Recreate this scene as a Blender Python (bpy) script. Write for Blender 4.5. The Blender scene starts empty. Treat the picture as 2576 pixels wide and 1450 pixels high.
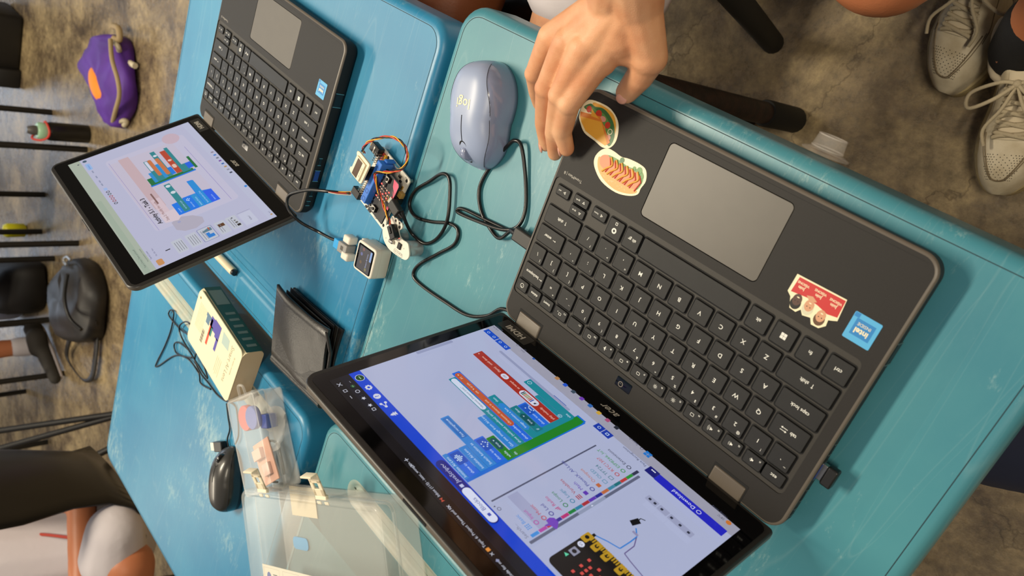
import bpy, bmesh, math, random
from mathutils import Vector as V, Matrix
random.seed(4)
PI = math.pi
SC = bpy.context.scene
COL = SC.collection
T = .72                                  # desk top height

# ---------------------------------------------------------------- camera
R = [[-.6531814817641217, .5042812487928979, -.564848983352153],
     [-.33044472058427055, -.8610247564766758, -.3865781361764129],
     [-.6812930636048401, -.0658543153295307, .7290425026265797]]
CAM = V((-.23484728, -.17875207, 1.22822875)); FPX = 1912.3184
cd = bpy.data.cameras.new('camera'); cam = bpy.data.objects.new('camera', cd); COL.objects.link(cam)
cd.sensor_width = 36; cd.lens = FPX / 2576 * 36; cd.clip_start = .02; cd.clip_end = 60
cam.matrix_world = Matrix.Translation(CAM) @ Matrix(R).to_4x4()
SC.camera = cam
cd.dof.use_dof = True; cd.dof.focus_distance = .70; cd.dof.aperture_fstop = 11

# ---------------------------------------------------------------- light
SC.view_settings.view_transform = 'Standard'; SC.view_settings.look = 'None'
SC.view_settings.gamma = 1; SC.view_settings.use_curve_mapping = False
SC.view_settings.exposure = 0.0
w = bpy.data.worlds.new('world'); SC.world = w; w.use_nodes = True
w.node_tree.nodes['Background'].inputs[0].default_value = (.86, .88, 1.0, 1)
w.node_tree.nodes['Background'].inputs[1].default_value = .22
def area(name, loc, sx, sy, power, col, tgt=None):
    l = bpy.data.lights.new(name, 'AREA'); l.shape = 'RECTANGLE'; l.size = sx; l.size_y = sy
    l.energy = power; l.color = col
    o = bpy.data.objects.new(name, l); COL.objects.link(o); o.location = loc
    d = V(tgt) - V(loc) if tgt else V((0, 0, -1))
    o.rotation_euler = d.to_track_quat('-Z', 'Y').to_euler()
    return o
WARM = (1, .88, .68)
area('ceiling_tube_or_fill', (1.42, .15, 2.9), .22, 1.1, 78, WARM)
area('ceiling_tube_or_fill', (3.6, .6, 2.9), .3, 1.3, 42, WARM)
area('ceiling_tube_or_fill', (3.2, 3.4, 2.9), .3, 1.3, 38, WARM)
area('ceiling_tube_or_fill', (-1.5, -.5, 2.9), .3, 1.2, 44, WARM)
for wy in (.2, 2.7, 5.2): area('window_daylight', (8.9, wy, 1.75), 1.5, 1.5, 42, (.66, .80, 1), (3.2, wy * .6, .2))

# ---------------------------------------------------------------- helpers
def UP(px, py, z=T):
    d = V([sum(R[i][j] * c for j, c in enumerate(((px - 1288) / FPX, -(py - 725) / FPX, -1))) for i in range(3)])
    return CAM + d * ((z - CAM.z) / d.z)
def lin(c):
    return tuple((x / 12.92 if x <= .04045 else ((x + .055) / 1.055) ** 2.4) for x in c)
def hx(s):
    return lin(tuple(int(s[i:i + 2], 16) / 255 for i in (0, 2, 4)))
MATS = {}
def mat(name, col, rough=.5, metal=0, var=0, vscale=20, col2=None, bump=0, bscale=200, emit=0, alpha=1, trans=0,
        coat=0, sss=0, stretch=None, spec=None, detail=4, ior=None, vlo=.35, vhi=.7):
    if name in MATS: return MATS[name]
    m = bpy.data.materials.new(name); m.use_nodes = True; nt = m.node_tree; b = nt.nodes['Principled BSDF']
    c = hx(col) if isinstance(col, str) else col
    b.inputs['Base Color'].default_value = (*c, 1); b.inputs['Roughness'].default_value = rough
    b.inputs['Metallic'].default_value = metal
    if spec is not None: b.inputs['Specular IOR Level'].default_value = spec
    if ior: b.inputs['IOR'].default_value = ior
    if coat: b.inputs['Coat Weight'].default_value = coat; b.inputs['Coat Roughness'].default_value = .08
    if sss:
        b.inputs['Subsurface Weight'].default_value = sss; b.inputs['Subsurface Radius'].default_value = (.008, .003, .0015)
        b.inputs['Subsurface Scale'].default_value = 1
    if emit:
        b.inputs['Emission Color'].default_value = (*c, 1); b.inputs['Emission Strength'].default_value = emit
        b.inputs['Base Color'].default_value = (.01, .01, .012, 1)
    if alpha < 1: b.inputs['Alpha'].default_value = alpha
    if trans: b.inputs['Transmission Weight'].default_value = trans
    tc = nt.nodes.new('ShaderNodeTexCoord'); src = tc.outputs['Object']
    if stretch:
        mp = nt.nodes.new('ShaderNodeMapping'); mp.inputs['Scale'].default_value = stretch
        nt.links.new(src, mp.inputs[0]); src = mp.outputs[0]
    if var or col2:
        n = nt.nodes.new('ShaderNodeTexNoise'); n.inputs['Scale'].default_value = vscale; n.inputs['Detail'].default_value = detail
        nt.links.new(src, n.inputs['Vector'])
        r = nt.nodes.new('ShaderNodeValToRGB'); r.color_ramp.elements[0].position = vlo; r.color_ramp.elements[1].position = vhi
        c2 = (hx(col2) if isinstance(col2, str) else col2) if col2 else tuple(x * (1 - var) for x in c)
        r.color_ramp.elements[0].color = (*c, 1); r.color_ramp.elements[1].color = (*c2, 1)
        nt.links.new(n.outputs[0], r.inputs[0]); nt.links.new(r.outputs[0], b.inputs['Base Color'])
    if bump:
        n2 = nt.nodes.new('ShaderNodeTexNoise'); n2.inputs['Scale'].default_value = bscale; n2.inputs['Detail'].default_value = 3
        nt.links.new(src, n2.inputs['Vector'])
        bp = nt.nodes.new('ShaderNodeBump'); bp.inputs['Strength'].default_value = bump; bp.inputs['Distance'].default_value = .001
        nt.links.new(n2.outputs[0], bp.inputs['Height']); nt.links.new(bp.outputs[0], b.inputs['Normal'])
    MATS[name] = m
    return m

def rrect(x0, y0, x1, y1, r, n=5):
    rs = r if isinstance(r, (list, tuple)) else (r,) * 4     # corners: (x1,y1),(x0,y1),(x0,y0),(x1,y0)
    out = []
    for (cx, cy, a0), q in zip(((x1 - rs[0], y1 - rs[0], 0), (x0 + rs[1], y1 - rs[1], 90), (x0 + rs[2], y0 + rs[2], 180), (x1 - rs[3], y0 + rs[3], 270)), rs):
        for k in range(n + 1):
            a = math.radians(a0 + 90 * k / n); out.append((cx + q * math.cos(a), cy + q * math.sin(a)))
    return out
def circ(cx, cy, r, n=16, ry=None):
    return [(cx + r * math.cos(2 * PI * k / n), cy + (ry or r) * math.sin(2 * PI * k / n)) for k in range(n)]
def inset(o, d):
    n = len(o); out = []
    for i in range(n):
        p, q, s = V(o[i - 1]), V(o[i]), V(o[(i + 1) % n])
        a, b = (q - p), (s - q)
        if a.length < 1e-9 or b.length < 1e-9: out.append(tuple(q)); continue
        a.normalize(); b.normalize()
        na, nb = V((-a.y, a.x)), V((-b.y, b.x)); m = na + nb
        k = m.dot(na); out.append(tuple(q + m * (d / max(k, .3))))
    return out
def spline(P, k=6, closed=False):
    P = [V(p) for p in P]; n = len(P); out = []
    rng = range(n if closed else n - 1)
    for i in rng:
        if closed: a, b, c, d = P[i - 1], P[i], P[(i + 1) % n], P[(i + 2) % n]
        else: a, b, c, d = P[max(i - 1, 0)], P[i], P[i + 1], P[min(i + 2, n - 1)]
        for j in range(k):
            t = j / k
            out.append(.5 * ((2 * b) + (c - a) * t + (2 * a - 5 * b + 4 * c - d) * t * t + (3 * b - a - 3 * c + d) * t ** 3))
    if not closed: out.append(P[-1])
    return out
_tc = {}
def textgeo(s, size, shear=0, bold=0):
    key = (s, size, shear, bold)
    if key not in _tc:
        c = bpy.data.curves.new('t', 'FONT'); c.body = s; c.size = size; c.align_x = 'CENTER'; c.align_y = 'CENTER'
        c.resolution_u = 2; c.shear = shear; c.offset = bold * size
        o = bpy.data.objects.new('t', c); COL.objects.link(o)
        dg = bpy.context.evaluated_depsgraph_get(); me = o.evaluated_get(dg).to_mesh()
        _tc[key] = ([tuple(v.co) for v in me.vertices], [tuple(p.vertices) for p in me.polygons])
        o.evaluated_get(dg).to_mesh_clear(); bpy.data.objects.remove(o); bpy.data.curves.remove(c)
    return _tc[key]
class MB:
    def __init__(s): s.v = []; s.f = []; s.m = []; s.s = []; s.mats = []; s.X = Matrix.Identity(4)
    def mi(s, m):
        if m not in s.mats: s.mats.append(m)
        return s.mats.index(m)
    def add(s, vs, fs, m, sm=False):
        k = len(s.v); i = s.mi(m)
        s.v += [tuple(s.X @ V(p)) for p in vs]
        for f in fs: s.f.append(tuple(k + j for j in f)); s.m.append(i); s.s.append(sm)
        return s
    def loft(s, rings, m, sm=True, caps=True, closed=True, capm=None):
        n = len(rings[0]); vs = [p for r in rings for p in r]; fs = []
        for i in range(len(rings) - 1):
            for j in range(n if closed else n - 1):
                a, b = i * n + j, i * n + (j + 1) % n; fs.append((a, b, b + n, a + n))
        s.add(vs, fs, m, sm)
        if caps: 
            s.add(rings[0], [tuple(range(n))[::-1]], capm or m); s.add(rings[-1], [tuple(range(n))], capm or m)
        return s
    def prism(s, o, z0, z1, m, bev=0, bev0=0, seg=2, top=None, sm=False):
        rings = []
        if bev0:
            for k in range(seg + 1):
                a = PI / 2 * k / seg; rings.append([(x, y, z0 + bev0 * (1 - math.cos(a))) for x, y in inset(o, bev0 * (1 - math.sin(a)))])
        else: rings.append([(x, y, z0) for x, y in o])
        if bev:
            for k in range(seg + 1):
                a = PI / 2 * k / seg; rings.append([(x, y, z1 - bev + bev * math.sin(a)) for x, y in inset(o, bev * (1 - math.cos(a)))])
        else: rings.append([(x, y, z1) for x, y in o])
        s.loft(rings, m, sm or bool(bev), False)
        n = len(o); s.add(rings[0], [tuple(range(n))[::-1]], m); s.add(rings[-1], [tuple(range(n))], top or m)
        return s
    def box(s, x0, y0, z0, x1, y1, z1, m, bev=0):
        return s.prism([(x1, y1), (x0, y1), (x0, y0), (x1, y0)] if not bev else rrect(x0, y0, x1, y1, bev, 2), z0, z1, m, bev, bev)
    def flat(s, o, z, m): return s.add([(x, y, z) for x, y in o], [tuple(range(len(o)))], m)
    def quad(s, x0, y0, x1, y1, z, m): return s.flat([(x0, y0), (x1, y0), (x1, y1), (x0, y1)], z, m)
    def ring(s, o, d, z, m):
        i = inset(o, d); n = len(o)
        return s.add([(x, y, z) for x, y in o] + [(x, y, z) for x, y in i], [(j, (j + 1) % n, (j + 1) % n + n, j + n) for j in range(n)], m)
    def tube(s, P, r, m, n=8, caps=True, closed=False):
        P = [V(p) for p in P]; rs = r if isinstance(r, (list, tuple)) else [r] * len(P); rings = []; up = None
        for i, p in enumerate(P):
            if closed: t = (P[(i + 1) % len(P)] - P[i - 1])
            else: t = (P[min(i + 1, len(P) - 1)] - P[max(i - 1, 0)])
            if t.length < 1e-9: t = V((0, 0, 1))
            t.normalize()
            if up is None:
                up = t.orthogonal().normalized()
            up = (up - t * up.dot(t))
            if up.length < 1e-6: up = t.orthogonal()
            up.normalize(); sd = t.cross(up)
            rings.append([tuple(p + (up * math.cos(a) + sd * math.sin(a)) * rs[i]) for a in (2 * PI * k / n for k in range(n))])
        if closed: rings.append(rings[0]); caps = False
        return s.loft(rings, m, True, caps)
    def lathe(s, prof, m, n=24, c=(0, 0), caps=True):
        return s.loft([[(c[0] + r * math.cos(2 * PI * k / n), c[1] + r * math.sin(2 * PI * k / n), z) for k in range(n)] for r, z in prof], m, True, caps)
    def ball(s, c, r, m, n=10):
        rr = r if isinstance(r, (list, tuple)) else (r, r, r)
        return s.loft([[(c[0] + rr[0] * math.sin(PI * (i + .02) / (n + .04)) * math.cos(2 * PI * k / (2 * n)), c[1] + rr[1] * math.sin(PI * (i + .02) / (n + .04)) * math.sin(2 * PI * k / (2 * n)),
                         c[2] - rr[2] * math.cos(PI * (i + .02) / (n + .04))) for k in range(2 * n)] for i in range(n + 1)], m, True, True)
    def text(s, t, size, x, y, z, m, rot=0, shear=0, align='C', bold=0):
        vs, fs = textgeo(t, size, shear, bold)
        if not vs: return s
        x0 = min(v[0] for v in vs); x1 = max(v[0] for v in vs)
        dx = -(x0 + x1) / 2 if align == 'C' else (-x0 if align == 'L' else -x1)
        c, q = math.cos(rot), math.sin(rot)
        return s.add([(x + (a + dx) * c - b * q, y + (a + dx) * q + b * c, z) for a, b, _ in vs], fs, m)
    def obj(s, name, parent=None, loc=None, rot=None):
        me = bpy.data.meshes.new(name); me.from_pydata(s.v, [], s.f)
        for m in s.mats: me.materials.append(m)
        for p, i, q in zip(me.polygons, s.m, s.s): p.material_index = i; p.use_smooth = q
        me.update(); o = bpy.data.objects.new(name, me); COL.objects.link(o)
        if parent: o.parent = parent
        if loc: o.location = loc
        if rot: o.rotation_euler = rot
        return o
def tag(o, label=None, cat=None, group=None, kind=None):
    for k, x in (('label', label), ('category', cat), ('group', group), ('kind', kind)):
        if x: o[k] = x
    return o
def thing(name, label, cat, loc=(0, 0, 0), rz=0, group=None, M=None):
    o = bpy.data.objects.new(name, None); COL.objects.link(o); o.empty_display_size = .02
    if M: o.matrix_world = M
    else: o.location = loc; o.rotation_euler = (0, 0, rz)
    return tag(o, label, cat, group)
def holeface(mb, outer, holes, z, m):
    # planar face with holes, triangulated
    bm = bmesh.new(); es = []
    for lp in [outer] + holes:
        vs = [bm.verts.new((x, y, 0)) for x, y in lp]
        es += [bm.edges.new((vs[i], vs[(i + 1) % len(vs)])) for i in range(len(vs))]
    bmesh.ops.triangle_fill(bm, edges=es, use_beauty=True, normal=(0, 0, 1))
    bm.verts.index_update()
    fs = [tuple(v.index for v in (f.verts if f.normal.z >= 0 else reversed(f.verts))) for f in bm.faces]
    mb.add([(v.co.x, v.co.y, z) for v in bm.verts], fs, m); bm.free()
def blob(parts, voxel, smooth=6):
    """one continuous skin grown over tapered capsules / balls; returns (verts, faces)"""
    mb = MB(); dm = mat('tmp', '808080')
    for q in parts:
        if len(q) == 2: mb.ball(q[0], q[1], dm, 8)
        else:
            p0, r0, p1, r1 = q; p0, p1 = V(p0), V(p1); d = (p1 - p0).normalized()
            P = []; rr = []
            for k in range(7): a = PI / 2 * k / 6; P.append(p0 - d * r0 * math.cos(a)); rr.append(max(r0 * math.sin(a), r0 * .05))
            for k in range(1, 7): a = PI / 2 * k / 6; P.append(p1 + d * r1 * math.sin(a)); rr.append(max(r1 * math.cos(a), r1 * .05))
            P.insert(7, p1); rr.insert(7, r1)
            mb.tube(P, rr, dm, 14)
    o = mb.obj('tmpblob')
    a = o.modifiers.new('r', 'REMESH'); a.mode = 'VOXEL'; a.voxel_size = voxel; a.use_smooth_shade = True
    b = o.modifiers.new('s', 'SMOOTH'); b.factor = .5; b.iterations = smooth
    dg = bpy.context.evaluated_depsgraph_get(); e = o.evaluated_get(dg); me = e.to_mesh()
    out = ([tuple(v.co) for v in me.vertices], [tuple(p.vertices) for p in me.polygons])
    e.to_mesh_clear(); bpy.data.objects.remove(o)
    return out
def copy_tree(o, parent=None):
    c = o.copy(); COL.objects.link(c); c.parent = parent
    for ch in list(o.children): copy_tree(ch, c)
    return c
# ---------------------------------------------------------------- floor (old mottled cement)
def floor_mat():
    m = bpy.data.materials.new('cement floor'); m.use_nodes = True; nt = m.node_tree; b = nt.nodes['Principled BSDF']
    N = nt.nodes.new; L = nt.links.new
    tc = N('ShaderNodeTexCoord')
    def noise(s, d, ro=.6, dist=0):
        n = N('ShaderNodeTexNoise'); n.inputs['Scale'].default_value = s; n.inputs['Detail'].default_value = d
        n.inputs['Roughness'].default_value = ro; n.inputs['Distortion'].default_value = dist; L(tc.outputs['Object'], n.inputs['Vector']); return n
    a = noise(5.0, 12, .74, .3); r = N('ShaderNodeValToRGB'); e = r.color_ramp.elements
    e[0].position = .36; e[0].color = (*hx('57493A'), 1); e[1].position = .66; e[1].color = (*hx('BCA67C'), 1)
    x = r.color_ramp.elements.new(.5); x.color = (*hx('8B795C'), 1); L(a.outputs[0], r.inputs[0])
    f = noise(45, 10, .75); r2 = N('ShaderNodeValToRGB'); r2.color_ramp.elements[0].position = .3; r2.color_ramp.elements[1].position = .7
    r2.color_ramp.elements[0].color = (.42, .42, .42, 1); r2.color_ramp.elements[1].color = (1.35, 1.33, 1.28, 1); L(f.outputs[0], r2.inputs[0])
    mx = N('ShaderNodeMixRGB'); mx.blend_type = 'MULTIPLY'; mx.inputs[0].default_value = .85; L(r.outputs[0], mx.inputs[1]); L(r2.outputs[0], mx.inputs[2])
    v = N('ShaderNodeTexVoronoi'); v.feature = 'DISTANCE_TO_EDGE'; v.inputs['Scale'].default_value = 5.5
    dn = noise(7, 5); ad = N('ShaderNodeMixRGB'); ad.inputs[0].default_value = .16; L(tc.outputs['Object'], ad.inputs[1]); L(dn.outputs[1], ad.inputs[2]); L(ad.outputs[0], v.inputs['Vector'])
    cr = N('ShaderNodeValToRGB'); cr.color_ramp.elements[0].position = 0; cr.color_ramp.elements[0].color = (.45, .42, .38, 1)
    cr.color_ramp.elements[1].position = .012; cr.color_ramp.elements[1].color = (1, 1, 1, 1); L(v.outputs['Distance'], cr.inputs[0])
    m2 = N('ShaderNodeMixRGB'); m2.blend_type = 'MULTIPLY'; m2.inputs[0].default_value = .8; L(mx.outputs[0], m2.inputs[1]); L(cr.outputs[0], m2.inputs[2])
    L(m2.outputs[0], b.inputs['Base Color'])
    rr = N('ShaderNodeMapRange'); rr.inputs[3].default_value = .14; rr.inputs[4].default_value = .42; L(a.outputs[0], rr.inputs[0]); L(rr.outputs[0], b.inputs['Roughness'])
    bp = N('ShaderNodeBump'); bp.inputs['Strength'].default_value = .5; bp.inputs['Distance'].default_value = .004; L(f.outputs[0], bp.inputs['Height']); L(bp.outputs[0], b.inputs['Normal'])
    return m
mb = MB(); mb.box(-3, -4, -.1, 9, 8, 0, floor_mat()); tag(mb.obj('floor'), kind='structure')
WALL = mat('painted wall', 'B9AE98', .8, var=.08, vscale=3)
for nm, b in (('wall_far', (9, -4, 0, 9.12, 8, 3.2)), ('wall_left', (-3, 8, 0, 9, 8.12, 3.2)), ('wall_right', (-3, -4.12, 0, 9, -4, 3.2)), ('wall_back', (-3.12, -4, 0, -3, 8, 3.2))): tag(MB().box(*b, WALL).obj(nm), kind='structure')

# ---------------------------------------------------------------- desks
def desk_mat(name, c, c2, scr):
    m = bpy.data.materials.new(name); m.use_nodes = True; nt = m.node_tree; b = nt.nodes['Principled BSDF']; N = nt.nodes.new; L = nt.links.new
    tc = N('ShaderNodeTexCoord')
    n = N('ShaderNodeTexNoise'); n.inputs['Scale'].default_value = 7; n.inputs['Detail'].default_value = 6; L(tc.outputs['Object'], n.inputs['Vector'])
    r = N('ShaderNodeValToRGB'); r.color_ramp.elements[0].position = .35; r.color_ramp.elements[1].position = .68
    r.color_ramp.elements[0].color = (*hx(c), 1); r.color_ramp.elements[1].color = (*hx(c2), 1); L(n.outputs[0], r.inputs[0])
    # wear: pale scuffs
    s = N('ShaderNodeTexNoise'); s.inputs['Scale'].default_value = 160; s.inputs['Detail'].default_value = 8; s.inputs['Roughness'].default_value = .8
    mp = N('ShaderNodeMapping'); mp.inputs['Scale'].default_value = (1, .35, 1); mp.inputs['Rotation'].default_value = (0, 0, .6); L(tc.outputs['Object'], mp.inputs[0]); L(mp.outputs[0], s.inputs['Vector'])
    k = N('ShaderNodeTexNoise'); k.inputs['Scale'].default_value = 9; k.inputs['Detail'].default_value = 3; L(tc.outputs['Object'], k.inputs['Vector'])
    mu = N('ShaderNodeMath'); mu.operation = 'MULTIPLY'; L(s.outputs[0], mu.inputs[0]); L(k.outputs[0], mu.inputs[1])
    q = N('ShaderNodeValToRGB'); q.color_ramp.elements[0].position = .30; q.color_ramp.elements[0].color = (0, 0, 0, 1); q.color_ramp.elements[1].position = .42; q.color_ramp.elements[1].color = (scr, scr, scr, 1); L(mu.outputs[0], q.inputs[0])
    mx = N('ShaderNodeMixRGB'); L(q.outputs[0], mx.inputs[0]); L(r.outputs[0], mx.inputs[1]); mx.inputs[2].default_value = (*hx('A9C2BC'), 1)
    # scratches
    prev = mx.outputs[0]
    for rot, st in ((.4, 1), (1.9, 1.7), (2.6, .8)):
        w_ = N('ShaderNodeTexNoise'); w_.inputs['Scale'].default_value = 3.1 * st; w_.inputs['Detail'].default_value = .5
        m3 = N('ShaderNodeMapping'); m3.inputs['Rotation'].default_value = (0, 0, rot); m3.inputs['Scale'].default_value = (9, .7, 1); L(tc.outputs['Object'], m3.inputs[0]); L(m3.outputs[0], w_.inputs['Vector'])
        sb = N('ShaderNodeMath'); sb.operation = 'SUBTRACT'; sb.inputs[1].default_value = .47; L(w_.outputs[0], sb.inputs[0])
        ab = N('ShaderNodeMath'); ab.operation = 'ABSOLUTE'; L(sb.outputs[0], ab.inputs[0])
        c_ = N('ShaderNodeValToRGB'); c_.color_ramp.elements[0].color = (.055, .055, .055, 1); c_.color_ramp.elements[1].position = .0045; c_.color_ramp.elements[1].color = (0, 0, 0, 1); L(ab.outputs[0], c_.inputs[0])
        mm = N('ShaderNodeMixRGB'); L(c_.outputs[0], mm.inputs[0]); L(prev, mm.inputs[1]); mm.inputs[2].default_value = (*hx('C4D6CF'), 1); prev = mm.outputs[0]
    L(prev, b.inputs['Base Color'])
    b.inputs['Specular IOR Level'].default_value = .5
    ro = N('ShaderNodeMapRange'); ro.inputs[3].default_value = .30; ro.inputs[4].default_value = .44; L(s.outputs[0], ro.inputs[0]); L(ro.outputs[0], b.inputs['Roughness'])
    bp = N('ShaderNodeBump'); bp.inputs['Strength'].default_value = .12; bp.inputs['Distance'].default_value = .0006; L(s.outputs[0], bp.inputs['Height']); L(bp.outputs[0], b.inputs['Normal'])
    return m
TEAL = desk_mat('teal moulded plastic', '3A7A89', '468690', .62)
BLUE = desk_mat('blue moulded plastic', '23779F', '3284A8', .48)
SEAM = mat('dark seam line', '0E2A33', .7)
LEGM = mat('black tube leg', '141311', .45, var=.4, vscale=30)
RUST = mat('rusty tube leg', '33211A', .6, col2='171412', vscale=60, bump=.4)
RUBB = mat('black rubber foot', '121210', .75)
def desk(x0, y0, x1, y1, rear, m, label, gm=None, gx=None, gy=None, r=.03):
    t = thing('student_desk', label, 'desk', (x0, y0, 0), 0, 'blue and teal student desks pushed together')
    W, D = x1 - x0, y1 - y0
    o = rrect(0, 0, W, D, r, 7); e = .009; mb = MB(); rings = []
    for k in range(7):
        a = PI / 2 * k / 6; rings.append([(x, y, T - e + e * math.sin(a)) for x, y in inset(o, e * (1 - math.cos(a)))])
    lo = [[(x, y, T - .056) for x, y in inset(o, .01)], [(x, y, T - .056) for x, y in inset(o, .003)], [(x, y, T - .040) for x, y in o]]
    allr = lo + rings
    mb.loft(allr, m, True, False); n = len(o); mb.add(lo[0], [tuple(range(n))[::-1]], m)
    outer = inset(o, e)
    gx = gx or (.07, W - .07)
    gy = gy or ((D - .071, D - .036) if rear == 'y1' else (.036, .071))
    g = rrect(gx[0] , gy[0], gx[1], gy[1], .017, 6)
    holeface(mb, outer, [g], T, m)
    gr = [[(x, y, T - .005 * (1 - math.cos(PI / 2 * min(1, k / 4)))) for x, y in inset(g, -.0 + .0022 * k)] for k in range(6)]
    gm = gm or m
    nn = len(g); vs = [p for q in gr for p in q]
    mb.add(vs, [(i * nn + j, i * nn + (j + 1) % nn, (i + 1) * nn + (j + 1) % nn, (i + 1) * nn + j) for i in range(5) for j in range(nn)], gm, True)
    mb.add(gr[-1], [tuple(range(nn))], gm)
    mb.obj('desktop', t)
    s = MB(); s.ring(inset(o, .0098), .0006, T + .00012, SEAM); s.obj('edge_seam', t)
    for lx, ly in ((.035, .035), (W - .035, .035), (.12, D - .12), (W - .12, D - .12)):
        l = MB(); l.tube([(lx, ly, .0), (lx, ly, T - .056)], .0165, RUST if (lx > .1 and ly < .1) else LEGM, 14); lo_ = l.obj('leg', t)
        f = MB(); f.lathe([(.019, 0), (.0205, .004), (.0205, .11), (.0195, .115)], RUBB, 16, (lx, ly)); f.obj('rubber_foot', lo_)
    for ax in (.035, W - .035): MB().tube([(ax, .05, T - .08), (ax, D - .05, T - .08)], .011, LEGM, 10).obj('side_rail', t)
    return t
GROOVE = mat('worn groove with painted glare', 'A9A998', .4, col2='8DA5A0', vscale=40, bump=.3, bscale=150)  # pale beige mixes plastic wear with window glare painted into the colour
desk(-.2190, -.1235, .3335, .350, 'y1', TEAL, 'teal student desk under the large open laptop and the lavender mouse')
desk(.3430, -.0955, .9010, .3740, 'y1', BLUE, 'blue student desk carrying the smaller, farther laptop and the circuit boards', r=.030)
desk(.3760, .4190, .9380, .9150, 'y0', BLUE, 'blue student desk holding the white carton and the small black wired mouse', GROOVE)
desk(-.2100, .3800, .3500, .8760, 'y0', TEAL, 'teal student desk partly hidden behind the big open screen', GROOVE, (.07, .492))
# ---------------------------------------------------------------- laptops
CASE = mat('charcoal laptop plastic', '242220', .55, var=.1, vscale=900, bump=.12, bscale=4000, spec=.25)
DECK = mat('charcoal keyboard deck', '312E29', .52, var=.1, vscale=900, bump=.12, bscale=4000, spec=.35)
EDGE = mat('laptop rim grey', '5E574E', .42)
KEY = mat('black key plastic', '0E0E0D', .45, var=.3, vscale=1500, bump=.2, bscale=4500, spec=.35)
WELL = mat('key well black', '050505', .8)
LEG_ = mat('key legend white', 'D8D8D0', .6)
PAD = mat('touchpad grey', '4C473F', .42, var=.08, vscale=60)
GLOSS = mat('black screen glass', '050506', .06, spec=.4)
BEZ = mat('dark bezel', '262421', .4)
HNG = mat('hinge brown grey', '5A5248', .38)
SILV = mat('pale print', 'A8A49A', .5)
METAL = mat('plug metal', 'B8B4A8', .3, metal=1)
BLK = mat('black plastic', '131312', .38)
WHT = mat('white plastic', 'D9D2C4', .4)
LW, LH = .290, .2115
ROWS = []
def row(v, h, keys):
    for s, u, w_ in keys: ROWS.append((s, u, v, w_, h))
F = ['f%d' % i for i in range(1, 13)]
row(.0717, .0098, [('esc', -.1238, .0160)] + [(f, -.1075 + .01758 * i, .0146) for i, f in enumerate(F)] + [('insert', .1024, .0138), ('delete', .1180, .0138), ('power', .1335, .0125)])
row(.0573, .0152, [('`~', -.1222, .0160)] + [(s, -.1033 + .0189 * i, .0160) for i, s in enumerate(['1!', '2@', '3#', '4$', '5%', '6^', '7&', '8*', '9(', '0)', '-_', '=+'])] + [('backspace', .1262, .0240)])
row(.0389, .0152, [('tab', -.1183, .0258)] + [(s, -.0945 + .0189 * i, .0160) for i, s in enumerate(list('QWERTYUIOP') + ['[{', ']}'])] + [('\\|', .1304, .0150)])
row(.0207, .0152, [('caps lock', -.1163, .0318)] + [(s, -.0898 + .0189 * i, .0160) for i, s in enumerate(list('ASDFGHJKL') + [';:', '\'"'])] + [('enter', .1240, .0282)])
row(.0025, .0152, [('shift', -.1118, .0402)] + [(s, -.0810 + .0189 * i, .0160) for i, s in enumerate(list('ZXCVBNM') + [',<', '.>', '/?'])] + [('shift', .1190, .0375)])
row(-.0160, .0155, [('ctrl', -.1243, .0165), ('fn', -.1042, .0160), ('win', -.0840, .0160), ('alt', -.0640, .0160), ('', -.0052, .0945), ('alt gr', .0515, .0155), ('copilot', .0694, .0150)])
row(-.0196, .0082, [('left', .0877, .0146), ('right', .1292, .0146)])
row(-.0115, .0078, [('up', .1088, .0158)]); row(-.0207, .0078, [('down', .1088, .0158)])
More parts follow.
